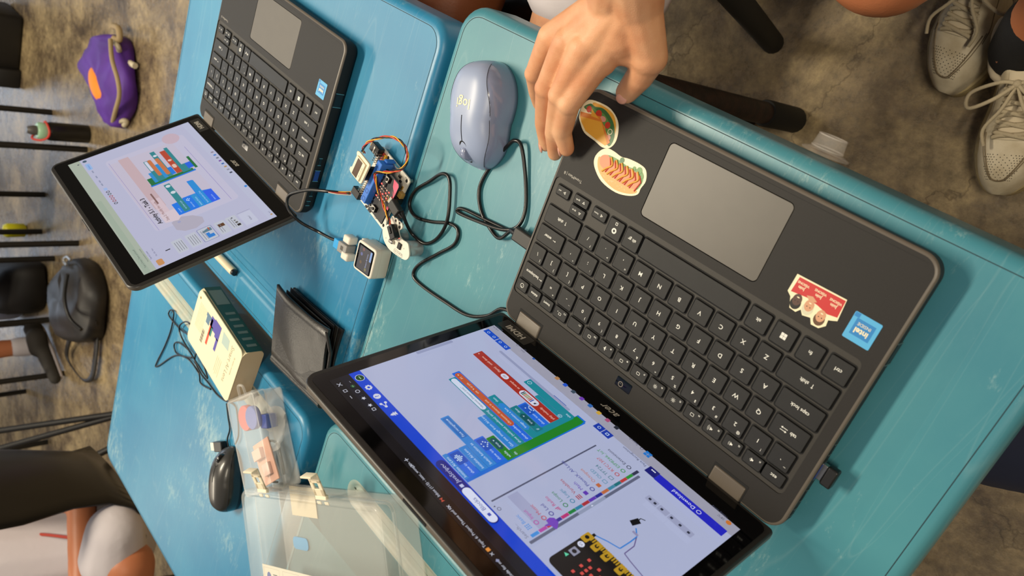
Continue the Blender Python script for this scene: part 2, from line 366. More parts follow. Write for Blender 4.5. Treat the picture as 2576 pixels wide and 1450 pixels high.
def make_key(s, w_, h):
    mb = MB(); o = rrect(-w_ / 2, -h / 2, w_ / 2, h / 2, .0014, 3); mb.prism(o, 0, .0016, KEY, .0005, 0, 2)
    z = .00164; tx = lambda t, sz, x, y, **k: mb.text(t, sz, x, y, z, LEG_, bold=.012, **k)
    if s in ('esc', 'insert', 'delete', 'ctrl', 'fn', 'alt', 'alt gr', 'caps lock', 'backspace', 'tab', 'shift', 'enter'):
        sz = .0037 if s not in ('insert', 'delete') else .0032
        off = {'shift': .002, 'enter': .003, 'backspace': .0015, 'tab': -.003}.get(s, 0)
        tx(s, sz, off, -.0004)
        def arrow(x, y, ang, l=.0032):
            c, q = math.cos(ang), math.sin(ang); P = [(-l / 2, -.0002), (l / 4, -.0002), (l / 4, -.0009), (l / 2, 0), (l / 4, .0009), (l / 4, .0002), (-l / 2, .0002)]
            mb.flat([(x + a * c - b * q, y + a * q + b * c) for a, b in P], z, LEG_)
        if s == 'shift': arrow(-.0042, 0, PI / 2)
        if s == 'enter': arrow(-.005, 0, PI)
        if s == 'backspace': arrow(-.0088, 0, PI)
        if s == 'tab': arrow(.004, .0010, PI, .005); arrow(.004, -.0010, 0, .005)
    elif s == 'win':
        for a in (-.0021, .0001):
            for b in (-.0021, .0001): mb.quad(a, b, a + .002, b + .002, z, LEG_)
    elif s == 'power': mb.ring(circ(0, 0, .0021, 16), .0004, z, LEG_); mb.quad(-.0002, 0, .0002, .0016, z, LEG_)
    elif s == 'copilot': mb.ring(circ(0, .0012, .0023, 14), .0012, z, LEG_); mb.ring(rrect(-.001, -.0058, .0012, -.0035, .0002, 1), .0004, z, LEG_)
    elif s in ('left', 'right', 'up', 'down'):
        a = {'left': PI, 'right': 0, 'up': PI / 2, 'down': -PI / 2}[s]; x0 = -.0022 if s in ('left', 'right') else -.003
        P = [(x0 + .0015 * math.cos(a + q), .0015 * math.sin(a + q)) for q in (0, 2.09, -2.09)]
        mb.ring(P, .0004, z, LEG_); tx({'left': 'home', 'right': 'end', 'up': 'pg up', 'down': 'pg dn'}[s], .0019, .0034, 0)
    elif len(s) > 1 and s[0] == 'f':
        n = int(s[1:]); tx(s, .0019, -.0045, -.0026)
        if n in (1, 2, 3): mb.flat([(0, -.0006), (.0009, -.0006), (.0018, -.0015), (.0018, .0015), (.0009, .0006), (0, .0006)], z, LEG_); [mb.tube([(.0018 + .0007 * k * math.cos(q / 4), .0007 * k * math.sin(q / 4) * 1.3, z) for q in range(-4, 5)], .00012, LEG_, 4) for k in range(1, n + 1)]
        elif n in (5, 6): mb.ring(circ(.001, 0, .001, 10), .0004, z, LEG_); [mb.quad(.001 + .0016 * math.cos(k * PI / 4) - .0002, .0016 * math.sin(k * PI / 4) - .0002, .001 + .0016 * math.cos(k * PI / 4) + .0002, .0016 * math.sin(k * PI / 4) + .0002, z, LEG_) for k in range(8)]
        elif n in (4, 7, 8, 10): mb.ring(rrect(-.0008, -.0012, .0022, .0012, .0004, 2), .0003, z, LEG_)
        elif n == 9: mb.flat([(-.001, 0), (.0006, .0003), (.0002, .0018), (.0008, .0018), (.0016, .0003), (.0026, 0), (.0016, -.0003), (.0008, -.0018), (.0002, -.0018), (.0006, -.0003)], z, LEG_)
        elif n == 12: mb.ring(rrect(-.0012, -.001, .0016, .0012, .0002, 1), .0003, z, LEG_); tx('e', .0018, .003, -.001)
    elif len(s) == 2: tx(s[0], .0042, -.0002, -.0004); tx(s[1], .0028, -.0048, .0040 if 0 else .0042)
    elif s: tx(s, .0046, .0002, .0002)
    return mb
HS = .0199
def make_laptop(name, label, x, y, th, ang, first=None):
    t = thing(name, label, 'laptop', (x, y, T), th)
    # base
    o = rrect(-LW / 2, -LH / 2, LW / 2, LH / 2, .013, 8); mb = MB()
    rings = [[(a, b, .0016) for a, b in inset(o, .007)], [(a, b, .0035) for a, b in inset(o, .0025)], [(a, b, .008) for a, b in inset(o, .0002)], [(a, b, .0178) for a, b in o],
             [(a, b, .0191) for a, b in inset(o, .0004)], [(a, b, HS - .0003) for a, b in inset(o, .0013)], [(a, b, HS) for a, b in inset(o, .0024)]]
    mb.loft(rings[:4], CASE, True, False); mb.loft(rings[3:], EDGE, True, False); n = len(o); mb.add(rings[0], [tuple(range(n))[::-1]], CASE)
    rec = rrect(-.1350, -.0290, .1422, .0806, .0045, 4)
    pad = rrect(-.0500, -.0957, .0552, -.0362, .0042, 5)
    fp = [(a, b) for a, b in inset(o, .0024)]
    holeface(mb, fp, [rec, pad], HS, CASE)
    for q, d in ((rec, .0009), (pad, .0006)):
        k = len(q); mb.add([(a, b, HS) for a, b in q] + [(a, b, HS - d) for a, b in q], [(j + k, (j + 1) % k + k, (j + 1) % k, j) for j in range(k)], WELL)
    # side ports on the user's left side, feet
    for v_, l_, zz, hh in ((-.041, .015, .007, .009), (.034, .008, .011, .003), (.052, .013, .009, .006), (.0735, .009, .0105, .003), (.088, .005, .011, .004)):
        mb.box(-LW / 2 - .0002, v_ - l_ / 2, zz, -LW / 2 + .001, v_ + l_ / 2, zz + hh, BLK if v_ != .052 else mat('port blue', '24408A', .4)); 
        mb.box(-LW / 2 - .0003, v_ - l_ / 2 - .0007, zz - .0007, -LW / 2 + .0005, v_ - l_ / 2, zz + hh + .0007, METAL); mb.box(-LW / 2 - .0003, v_ + l_ / 2, zz - .0007, -LW / 2 + .0005, v_ + l_ / 2 + .0007, zz + hh + .0007, METAL)
    for v_, l_ in ((.050, .013), (.03, .008), (.072, .009)): mb.box(LW / 2 - .001, v_ - l_ / 2, .009, LW / 2 + .0002, v_ + l_ / 2, .014, BLK)
    for u_ in (-.12, .12):
        for v_ in (-.09, .09): mb.lathe([(.006, 0), (.006, .0018)], RUBB, 12, (u_, v_))
    # ribbed strip behind the keyboard + seam near the front edge
    for k in range(26): mb.quad(-.118, .0825 + k * .00042, .118, .0825 + k * .00042 + .00016, HS + .00004, WELL if k % 2 else EDGE) if 0 else None
    mb.quad(-.136, -.1005, .128, -.1003, HS + .00003, WELL)
    mb.text('TravelMate | B', .0034, .126, -.0345, HS + .00005, SILV)
    bo = mb.obj('base', t)
    d = MB(); d.flat(rec, HS - .0009, DECK)
    for s, u, v_, w_, h in ROWS: d.flat(rrect(u - w_ / 2 - .0011, v_ - h / 2 - .0011, u + w_ / 2 + .0011, v_ + h / 2 + .0011, .0021, 3), HS - .00082, WELL)
    dk = d.obj('keyboard_deck', t)
    for s, u, v_, w_, h in ROWS:
        if first: k = KEYS[(s, u)].copy(); COL.objects.link(k)
        else: k = make_key(s, w_, h).obj('key'); KEYS[(s, u)] = k
        k.parent = dk; k.location = (u, v_, HS - .0008)
    p = MB(); pp = inset(pad, .0005); p.prism(pp, HS - .0006, HS - .0001, PAD, .0002); p.obj('touchpad', t)
    c = MB(); c.prism(rrect(-.0075 + .006, .0838, .0075 + .006, .0920, .0008, 2), HS, HS + .0003, GLOSS); c.ring(circ(.0085, .0888, .0024, 18), .0008, HS + .00035, EDGE); c.ball((.0085, .0888, HS), (.0013, .0013, .0007), GLOSS, 6); c.obj('world_facing_camera', t)
    for u in (-.0995, .1120):
        h = MB(); h.box(u - .0145, .0905, HS - .004, u + .0145, .1055, HS + .0002, WELL)
        h.prism(rrect(u - .0135, .0925, u + .0135, .1100, .0012, 2), HS - .007, HS + .0012, HNG, .0012, 0, 3); h.obj('hinge', t)
    # lid (local frame: x right, y up the lid, z towards the user)
    l = MB(); W2 = .1435; ol = rrect(-W2, .004, W2, .2025, [.0125, .0125, .004, .004], 7)
    r2 = [[(a, b, -.0075) for a, b in inset(ol, .004)], [(a, b, -.0062) for a, b in inset(ol, .0012)], [(a, b, -.0045) for a, b in ol], [(a, b, -.0006) for a, b in ol], [(a, b, .0004) for a, b in inset(ol, .0006)], [(a, b, .0006) for a, b in inset(ol, .0016)]]
    l.loft(r2[:4], EDGE, True, False); l.loft(r2[3:], BEZ, True, False); l.add(r2[0], [tuple(range(len(ol)))[::-1]], CASE); l.add(r2[-1], [tuple(range(len(ol)))], BEZ)
    l.box(-.012, .2018, -.0035, .012, .2031, -.0012, BLK)
    lid = l.obj('lid', t, (0, LH / 2 - .002, .017), (PI - ang, 0, 0))
    g = MB(); g.prism(rrect(-.1390, .0075, .1390, .1975, .006, 4), .0006, .0009, GLOSS); g.obj('screen_glass', lid)
    a = MB(); a.text('acer', .0095, .001, .0165, .00105, SILV, shear=.35, bold=.01); a.obj('lid_logo', lid)
    b = MB(); b.prism(rrect(.0955, .0085, .1305, .0215, .001, 2), .0009, .0011, mat('grey sticker', '2B2A28', .35)); b.text('HDMI', .0085, .1130, .0150, .00115, SILV, bold=.03); b.obj('hdmi_sticker', lid)
    return t, lid, dk
KEYS = {}
MM = .001
class Screen:
    """drawn in millimetres on the lid: x right, y up from the hinge"""
    def __init__(s, gain=1): s.mb = MB(); s.gain = gain; s.z = .0010; s.step = .000012
    def c(s, col):
        nm = 'screen ' + col
        if nm in MATS: return MATS[nm]
        return mat(nm, tuple(x * s.gain for x in hx(col)), .10, emit=1, spec=.35)
    def up(s): s.z += s.step
    def r(s, a0, b0, a1, b1, col, rad=0):
        s.up(); a0, a1 = sorted((a0, a1)); b0, b1 = sorted((b0, b1))
        o = rrect(a0 * MM, b0 * MM, a1 * MM, b1 * MM, rad * MM, 4) if rad else [(a1 * MM, b1 * MM), (a0 * MM, b1 * MM), (a0 * MM, b0 * MM), (a1 * MM, b0 * MM)]
        s.mb.flat(o, s.z, s.c(col)); return s
    def p(s, P, col): s.up(); s.mb.flat([(a * MM, b * MM) for a, b in P], s.z, s.c(col)); return s
    def ci(s, a, b, r, col, rb=None): s.up(); s.mb.flat(circ(a * MM, b * MM, r * MM, 18, (rb or r) * MM), s.z, s.c(col)); return s
    def rg(s, a, b, r, w_, col): s.up(); s.mb.ring(circ(a * MM, b * MM, r * MM, 18), w_ * MM, s.z, s.c(col)); return s
    def bo(s, a0, b0, a1, b1, w_, col, rad=.5):
        s.up(); s.mb.ring(rrect(min(a0, a1) * MM, min(b0, b1) * MM, max(a0, a1) * MM, max(b0, b1) * MM, rad * MM, 4), w_ * MM, s.z, s.c(col)); return s
    def ln(s, P, w_, col):
        s.up()
        for (x0, y0), (x1, y1) in zip(P, P[1:]):
            d = V((x1 - x0, y1 - y0)); 
            if d.length < 1e-6: continue
            n = V((-d.y, d.x)).normalized() * w_ / 2
            s.mb.flat([((x1 + n.x) * MM, (y1 + n.y) * MM), ((x0 + n.x) * MM, (y0 + n.y) * MM), ((x0 - n.x) * MM, (y0 - n.y) * MM), ((x1 - n.x) * MM, (y1 - n.y) * MM)], s.z, s.c(col))
        return s
    def t(s, txt, size, a, b, col, align='L', rot=0, bold=0): s.up(); s.mb.text(txt, size * MM, a * MM, b * MM, s.z, s.c(col), rot, 0, align, bold); return s

def blocks_editor():
    s = Screen(1); BG = 'A6ADCB'
    s.r(-128.5, 26, 129.3, 187, '06070C')                                   # dark browser bar
    s.r(-128.5, 178.6, 129.3, 179.0, '15171F'); s.r(-128.5, 170.5, 129.3, 178.6, '0C0F1A')
    s.r(-128.5, 161.0, 129.3, 170.6, '0A3FC4'); s.r(-128.5, 36.5, 129.3, 161.1, BG); s.r(-128.5, 26, 129.3, 36.6, '9797A8')
    W_ = 'C9CCDA'
    # title bar
    s.ln([(120.4, 181), (123.6, 184.2)], .4, W_); s.ln([(120.4, 184.2), (123.6, 181)], .4, W_); s.bo(112.8, 181.2, 115.6, 184, .35, W_, .2); s.ln([(105, 182.6), (108, 182.6)], .4, W_)
    s.ln([(34.8, 183.6), (38, 183.6)], .4, W_); s.ln([(36.4, 182), (36.4, 185.2)], .4, W_)
    for a in (30.6, -9.7, -52): s.ln([(a - 1, 182.8), (a + 1, 184.8)], .35, W_); s.ln([(a - 1, 184.8), (a + 1, 182.8)], .35, W_)
    s.t('Inbox (115) - isaac_wong.jun.', 2.9, 0, 184, W_); s.p([(-4.6, 182.8), (-4.6, 185.4), (-3.2, 184), (-1.8, 185.4), (-1.8, 182.8), (-3.2, 184.6)], 'C0503C')
    s.ci(-3, 190 - 1.5, .9, 'B0281C') if 0 else None
    s.t('Topic 6: Project Theme and Ki', 2.9, -46, 184, W_); s.r(-49.6, 182.4, -47, 185, 'D88A3C', .4); s.t('MakeCode for mi', 2.9, -78, 184, W_); s.p([(-56, 184), (-57.4, 185.4), (-58.8, 184), (-57.4, 182.6)], '8A90B0')
    s.t('...', 3.5, 120, 175.4, W_); s.ci(115.9, 175.3, 1.7, '1F4A2C'); s.r(115.1, 175.1, 116.7, 175.5, '9CC49C'); s.rg(109.5, 175.3, 1.7, .4, W_)
    for a in (101.2, 92.8): s.p([(a + (1.9 if k % 2 == 0 else .8) * math.sin(k * PI / 5), 175.5 + (1.9 if k % 2 == 0 else .8) * math.cos(k * PI / 5)) for k in range(10)], W_)
    s.bo(86.6, 174, 89.4, 176.8, .4, W_, .6); s.r(104.6, 174, 104.8, 177, '40445A')
    # blue header
    s.ci(121.6, 165.8, 3.6, 'C4CCE8'); s.ci(121.6, 165.8, 3.2, '12401E'); s.r(120, 165.5, 123.2, 166.1, 'A8D0A0')
    s.p([(109.4 + (3 if k % 2 else 2.3) * math.cos(k * PI / 8), 166 + (3 if k % 2 else 2.3) * math.sin(k * PI / 8)) for k in range(16)], W_); s.ci(109.4, 166, 1.1, '0A3FC4')
    s.ci(98.4, 166, 2.8, W_); s.t('?', 4.2, 98.4, 166, '0A3FC4', 'C', bold=.03)
    for a, b in ((86.2, 166.3), (90, 168.2), (90, 164.4)): s.ci(a, b, 1.1, W_)
    s.ln([(90, 168.2), (86.2, 166.3), (90, 164.4)], .6, W_)
    s.p([(75, 163.6), (79, 163.6), (77.6, 165.3), (79.2, 165.3), (77.6, 167), (78.4, 167), (77, 169), (75.6, 167), (76.4, 167), (74.8, 165.3), (76.4, 165.3)], W_)
    s.r(-36, 162.2, 25, 169.8, '0B1F7C', 3.6); s.r(-35, 162.7, -3, 169.4, 'D0D6EC', 3.2); s.t('Blocks', 4.4, -24, 166, '4A5AA0'); s.r(-29.6, 164.8, -27.2, 167, '3A4AB0', .3)
    s.t('JavaScript', 4.2, 2.2, 166, 'B8C0E4'); s.r(-2, 164.8, .6, 167.4, 'B8C0E4', .2); s.ln([(18.6, 166.6), (20, 165.3), (21.4, 166.6)], .4, W_)
    s.ci(-39.5, 184 + 4.6, 1, 'B0281C') if 0 else None
    # workspace blocks
    B1, B2, TE, GR, RE, ORN = '1C6FC9', '1F63D2', '16808F', '1C7A22', '9C2A1E', 'B4522E'
    LT = 'BFD6EE'
    s.r(-.6, 46, 8, 174 - 12.9, '1566C8')                                    # left spine (on start)
    def blk(a1, b0, b1, col, txt=None, a0=2.3, tc=LT, sz=3.1):
        s.r(a0, b0, a1, b1, col, .7)
        s.ln([(a0 + .4, b0 + .1), (a1 - .4, b0 + .1)], .18, '0E4A86')
        if txt: s.t(txt, sz, a0 + 1.6, (b0 + b1) / 2, tc)
    blk(27.5, 157.2, 161, '2A7CC8', 'Initialize AI-Lens'); blk(27, 147.6, 157.2, B2, 'show icon'); s.r(14, 148.4, 25.5, 156.4, '1B4FB0', 1)
    for i, j in [(i, j) for i in range(5) for j in range(5) if (i, j) in ((1, 0), (3, 0), (0, 1), (1, 1), (2, 1), (3, 1), (4, 1), (0, 2), (1, 2), (2, 2), (3, 2), (4, 2), (1, 3), (2, 3), (3, 3), (2, 4))]: s.r(16.6 + i * 1.3, 154.2 - j * 1.2, 17.6 + i * 1.3, 155.1 - j * 1.2, LT)
    blk(27, 140.4, 147.6, '2A7CC8', 'Initialize AI-Lens'); blk(56.8, 132.9, 140.4, '2A7CC8', 'Switch function as'); s.r(33, 133.8, 55.6, 139.4, '2468B4', .6); s.t('Face recognition', 2.9, 34.2, 136.6, LT); s.p([(52.6, 137), (54.4, 137), (53.5, 135.8)], LT)
    blk(28, 124.4, 132.9, B2, 'show icon'); s.r(15, 125, 26.6, 132, '1B4FB0', 1)
    for i, j in ((0, 2), (4, 2), (1, 0), (3, 0), (1, 3), (2, 4), (3, 3)): s.r(17.6 + i * 1.3, 130.2 - j * 1.2, 18.6 + i * 1.3, 131.1 - j * 1.2, LT)
    s.r(.2, 46.4, 7.6, 124.6, GR, .7); blk(24.5, 117.2, 124.4, GR, 'while', .4); s.p([(10.4, 120.8), (12.2, 123.6), (21.4, 123.6), (23.2, 120.8), (21.4, 118), (12.2, 118)], '0F4E58'); s.t('true', 3, 13, 120.8, LT); s.p([(19.4, 121.2), (21, 121.2), (20.2, 120)], LT); s.t('do', 3, 1.4, 115.2, LT)
    blk(44, 108.2, 116.2, '2A7CC8', 'Get one image from AI-Lens', 7.4); blk(88.6, 101.8, 108.2, TE, 'show (without newline) string', 7.4); s.r(48.5, 102.6, 87.6, 107.6, 'C8D0E4', 2.4); s.t('"ultrasonic Distance (cm):"', 2.5, 50, 105.1, '2A3F52')
    blk(92.8, 94.4, 101.8, B2, 'show number', 7.4); s.r(25, 95.2, 91.4, 101.1, ORN, 2.8); s.t('Ultrasonic distance in unit', 2.8, 27, 98.2, 'E8C8B0'); s.t('cm', 2.8, 64.5, 98.2, 'E8C8B0'); s.t('at pin', 2.8, 72, 98.2, 'E8C8B0'); s.t('P1', 2.8, 84, 98.2, 'E8C8B0')
    for a in (70.3, 89): s.p([(a - .8, 98.7), (a + .8, 98.7), (a, 97.5)], 'E8C8B0')
    blk(57.8, 87.6, 94.4, TE, 'if', 7.4); s.r(7.4, 49.6, 13, 94.2, TE, .7); s.p([(15.6, 91), (17.4, 93.8), (46.6, 93.8), (48.4, 91), (46.6, 88.2), (17.4, 88.2)], '2A7CC8'); s.t('Image contains a face', 2.8, 18.4, 91, LT); s.t('then', 2.9, 50, 91, LT)
    blk(40.2, 80.6, 87.6, '14727E', 'if', 10.4); s.p([(16.4, 84.2), (18.2, 87), (29.6, 87), (31.4, 84.2), (29.6, 81.4), (18.2, 81.4)], '0F4E58'); s.t('true', 3, 19, 84.2, LT); s.p([(27.4, 84.6), (29, 84.6), (28.2, 83.4)], LT); s.t('then', 2.9, 32.6, 84.2, LT)
    blk(39.4, 72.2, 80.6, B2, 'show icon', 12.6); s.r(26.6, 73, 38, 79.8, '1B4FB0', 1)
    for i, j in ((0, 1), (4, 1), (1, 3), (2, 3), (3, 3), (0, 4), (4, 4)): s.r(28.6 + i * 1.3, 77.6 - j * 1.2, 29.6 + i * 1.3, 78.5 - j * 1.2, LT)
    blk(104.2, 61.6, 71.2, RE, 'play melody', 12.6, 'E6C0B4'); s.r(31.6, 63.2, 51, 70, 'C8CADC', 3.2); s.t('♫', 4, 33, 66.6, '202838')
    for k, c_ in enumerate(('2040A0', 'A03828', 'B06838', '8A8A50', '8A8A50', 'B06838', '306838', '202838')): s.r(37.4 + k * 1.5, 64.4, 38.4 + k * 1.5, 68.8, c_)
    s.t('at tempo', 3, 53, 66.4, 'E6C0B4'); s.r(66.4, 63.8, 73.6, 69, 'C8CADC', 2.4); s.t('120', 2.6, 70, 66.4, '2A3040', 'C'); s.t('(bpm)', 3, 76, 66.4, 'E6C0B4'); s.t('until done', 3, 86, 66.4, 'E6C0B4'); s.p([(101.4, 66.8), (103, 66.8), (102.2, 65.6)], 'E6C0B4')
    s.rg(14.4, 59.4, 1.9, .35, LT); s.t('+', 3.4, 14.4, 59.4, LT, 'C'); s.r(7.4, 57.2, 41, 61.6, TE) if 0 else None
    blk(40.6, 57.4, 61.6, TE, None, 10.4); s.rg(14.4, 59.4, 1.7, .35, LT); s.t('+', 3.2, 14.4, 59.4, LT, 'C')
    blk(57.8, 49.8, 57.4, TE, 'else', 7.4); s.rg(54.6, 53.6, 1.9, .35, LT); s.t('-', 3.4, 54.6, 53.6, LT, 'C')
    s.r(-.6, 46, 8, 49.8, '1566C8'); s.r(.2, 47.6, 7.6, 52, GR)
    s.r(15, 47, 97, 49.6, '8C93B4', 1.2); s.r(20, 46.4, 34, 47.0, '2A50A8'); s.r(123.6, 76, 126.6, 112, '8C93B4', 1)
    s.r(-22, 38, -14.4, 44.6, '1535A0'); s.r(-13.8, 38, -6.2, 44.6, '1535A0'); s.bo(-19.6, 40, -16.8, 42.6, .5, LT, .2); s.rg(-10, 41.3, 1.4, .4, LT)
    s.r(95.2, 37.2, 109.6, 43, '1548B8'); s.r(110.4, 36.8, 125, 42.8, '1548B8')
    for a in (99, 106, 114, 121): s.rg(a, 40, 1.3, .35, LT)
    # toolbox
    s.r(-22.6, 58, -21.4, 159, '4C5068'); s.r(-60.8, 53, -58.6, 160, '5B6078', .6); s.p([(-27, 159.6), (-25.6, 159.6), (-26.3, 161)], '20243A')
    s.t('Search...', 3.7, -56, 158.6, '6A6E88'); s.rg(-29.3, 158.8, 1.4, .35, '30344C')
    s.r(-57.8, 138.6, -24.4, 147.6, '989DBE')
    cats = [('Basic', '3A86D0', 152.6), ('Input', 'A8449C', 143.8), ('Music', 'B03A4A', 135.4), ('Led', '3A2E8C', 127.2), ('Radio', 'B03070', 119.6), ('Loops', '1C7A3C', 112.8), ('Logic', '2A7A9C', 106.8), ('Variables', 'A02E38', 100.8 + 4.2), ('Math', '5A34A8', 98.9), ('PlanetX_AI-Lens', '2A2A8C', 92.2), ('Octopus', 'B4643C', 86.2), ('OLED', '3A809C', 79.6), ('TFT24', '1C6A74', 73.6), ('RTC1307', 'B03A38', 67.6), ('ESP8266_IoT', '2A8A34', 60.2), ('Extensions', '30344C', 53.8)]
    ys = [152.6, 144, 135.6, 127.6, 120, 113, 106.4, 100, 94.2 + 4.6, 92, 85.8, 79.6, 73.4, 67.2, 60.6, 54]
    ys = [152.6, 144, 136, 128.2, 120.8, 113.8, 107, 103, 98.6, 92.2, 86, 79.6, 73.4, 67.2, 60.6, 54]
    ys = [152.6 - (152.6 - 54) * (k / 15) ** .98 for k in range(16)]
    for k, (n_, c_, _) in enumerate(cats):
        b = ys[k]; s.r(-57.6, b - 3.2, -55.2, b + 3.2, c_); s.t(n_, 3.9, -46.6, b, c_)
        if n_ == 'Basic':
            for i in range(3):
                for j in range(3): s.r(-51.8 + i * 1.4, b - 2 + j * 1.4, -50.9 + i * 1.4, b - 1.1 + j * 1.4, c_)
        elif n_ == 'Variables':
            for j in range(3): s.r(-52, b - 1.8 + j * 1.5, -48.4, b - 1.0 + j * 1.5, c_)
        elif n_ in ('OLED', 'TFT24'): s.bo(-52, b - 1.5, -48.4, b + 1.5, .4, c_, .4)
        elif n_ in ('Octopus', 'Math'): s.r(-51.8, b - 1.6, -48.6, b + 1.6, c_, .3)
        elif n_ == 'Radio':
            for j in range(4): s.r(-52 + j * .95, b - 1.6, -51.4 + j * .95, b - 1 + j * .9, c_)
        else: s.rg(-50.2, b, 1.8, .6, c_)
    s.p([(-60, 139.2), (-57.2, 139.8), (-56, 143), (-55, 143), (-55.2, 140), (-52.6, 139.6), (-52.2, 136), (-54, 133.4), (-58, 133.4), (-60.4, 136.4), (-61.6, 138.6)], '6A3AB0')
    s.r(-61.4, 90.6, -59.0, 117, '8A93AE', .8); s.p([(-60.8, 103), (-60.8, 105), (-59.6, 104)], 'D0D6EC')
    # simulator side
    for a0, a1 in ((-84.6, -75.2), (-93.8, -85.4), (-114.4, -94.6)): s.r(a0, 61.4, a1, 66.6, '959AB8', .6)
    for a in (-78, -82.4, -88.4, -96.8, -104, -111): s.r(a - 1, 63, a + 1, 65, '242838', .4)
    s.r(-125.4, 39, -66.9, 46.6, '1E22B4', .5); s.r(-66.9, 38.4, -58, 46.2, '14186E', .5); s.t('...', 6, -62.4, 42.2, 'E8ECF8', 'C', bold=.04)
    s.t('Download', 4.6, -100.4, 42.9, 'D8DCF0'); s.rg(-104.2, 42.9, 1.8, .4, 'D8DCF0'); s.t('Face Recognition', 3.2, -56, 41.9, '30344C')
    s.r(-86.8, 86, -84.6, 90.8, '0A0A0E'); s.p([(-84.4, 84.8), (-82.6, 91.5), (-86.6, 93.2), (-88.6, 86.6)], '0A0A0E'); s.ln([(-86, 86), (-85.6, 83.6), (-88.6, 82)], .7, '0A0A0E')
    s.ln([(-89.2, 92.6), (-94.1, 97.6), (-94.4, 105), (-94.1, 114.5), (-86, 117.2), (-78.6, 120.6)], .9, '2A78C8'); s.r(-94, 95.6, -89.6, 97.4, '8A86A8')
    s.ln([(-94.4, 98.4), (-98, 105), (-98.3, 114.9), (-104, 116.2), (-112, 117.4), (-120, 118.6)], .7, '5A4A80'); s.r(-79, 120, -76.8, 123.6, '101014')
    s.r(-128.4, 122.6, -74.4, 160.4, '0B0A0C', 4)
    for a, l_ in ((-76.5, '0'), (-85, '1'), (-93.5, '2'), (-105, '3V'), (-119, 'GND')):
        s.r(a - 2.6, 122.4, a + 2.6, 130.5, 'B08A20', 1); s.ci(a, 126.2, 2.1, 'B08A20'); s.ci(a, 126.2, 1.5, '0B0A0C')
    for k in range(26): s.r(-80 - k * 1.8, 122.4, -79 - k * 1.8, 126.6, 'B08A20', .3)
    s.ci(-78.4, 134, 2.3, 'D0D4E8'); s.t('V2', 2.6, -78.4, 134, '20243A', 'C'); s.r(-82.4, 138.6, -77.2, 144.6, '8A8CA0', .4); s.ci(-79.8, 141.6, 1.6, '16161C'); s.p([(-79.6, 149), (-76.8, 147.6), (-79.6, 146)], '5CC8A0')
    for i in range(5):
        for j in range(5):
            if (i + j) % 2 == 0 or j == 2: s.r(-90.6 - i * 4.1, 137.4 + j * 3.6, -88.6 - i * 4.1, 139.6 + j * 3.6, 'C84A44', .3)
    # task bar
    s.t('Search', 3.2, -39.2, 31, '444860'); s.rg(-43.2, 31.4, 1.3, .35, '30344C')
    for a in (-52.2, -49.4):
        for b in (29.4, 32.2): s.r(a, b, a + 2.5, b + 2.5, '1E70C0')
    for k, c_ in enumerate(('202430', 'A04A70', 'C09A3A', '2A60A8', '6A3AA8', '384858', '2050C0', 'A87A50')): s.r(-20 + k * 9.2, 29.6, -16.4 + k * 9.2, 33.4, c_, .8)
    s.ci(-121.8, 33, 2, 'C0702C'); s.t('28°C', 2.6, -118.6, 33.6, '30344C'); s.t('Mostly sunny', 2.4, -118.6, 30.2, '444860')
    s.t('ENG', 2.1, 84, 32.8, '444860'); s.t('US', 2.1, 85, 29.8, '444860'); s.t('2:48 PM', 2.1, 117, 32.8, '444860'); s.t('26/7/2025', 2.1, 115, 29.8, '444860')
    s.ci(74, 31.6, 1.2, '2050A0'); s.rg(94, 31.4, 1.2, .3, '444860'); s.t('<', 2, 68, 31.4, '444860')
    return s
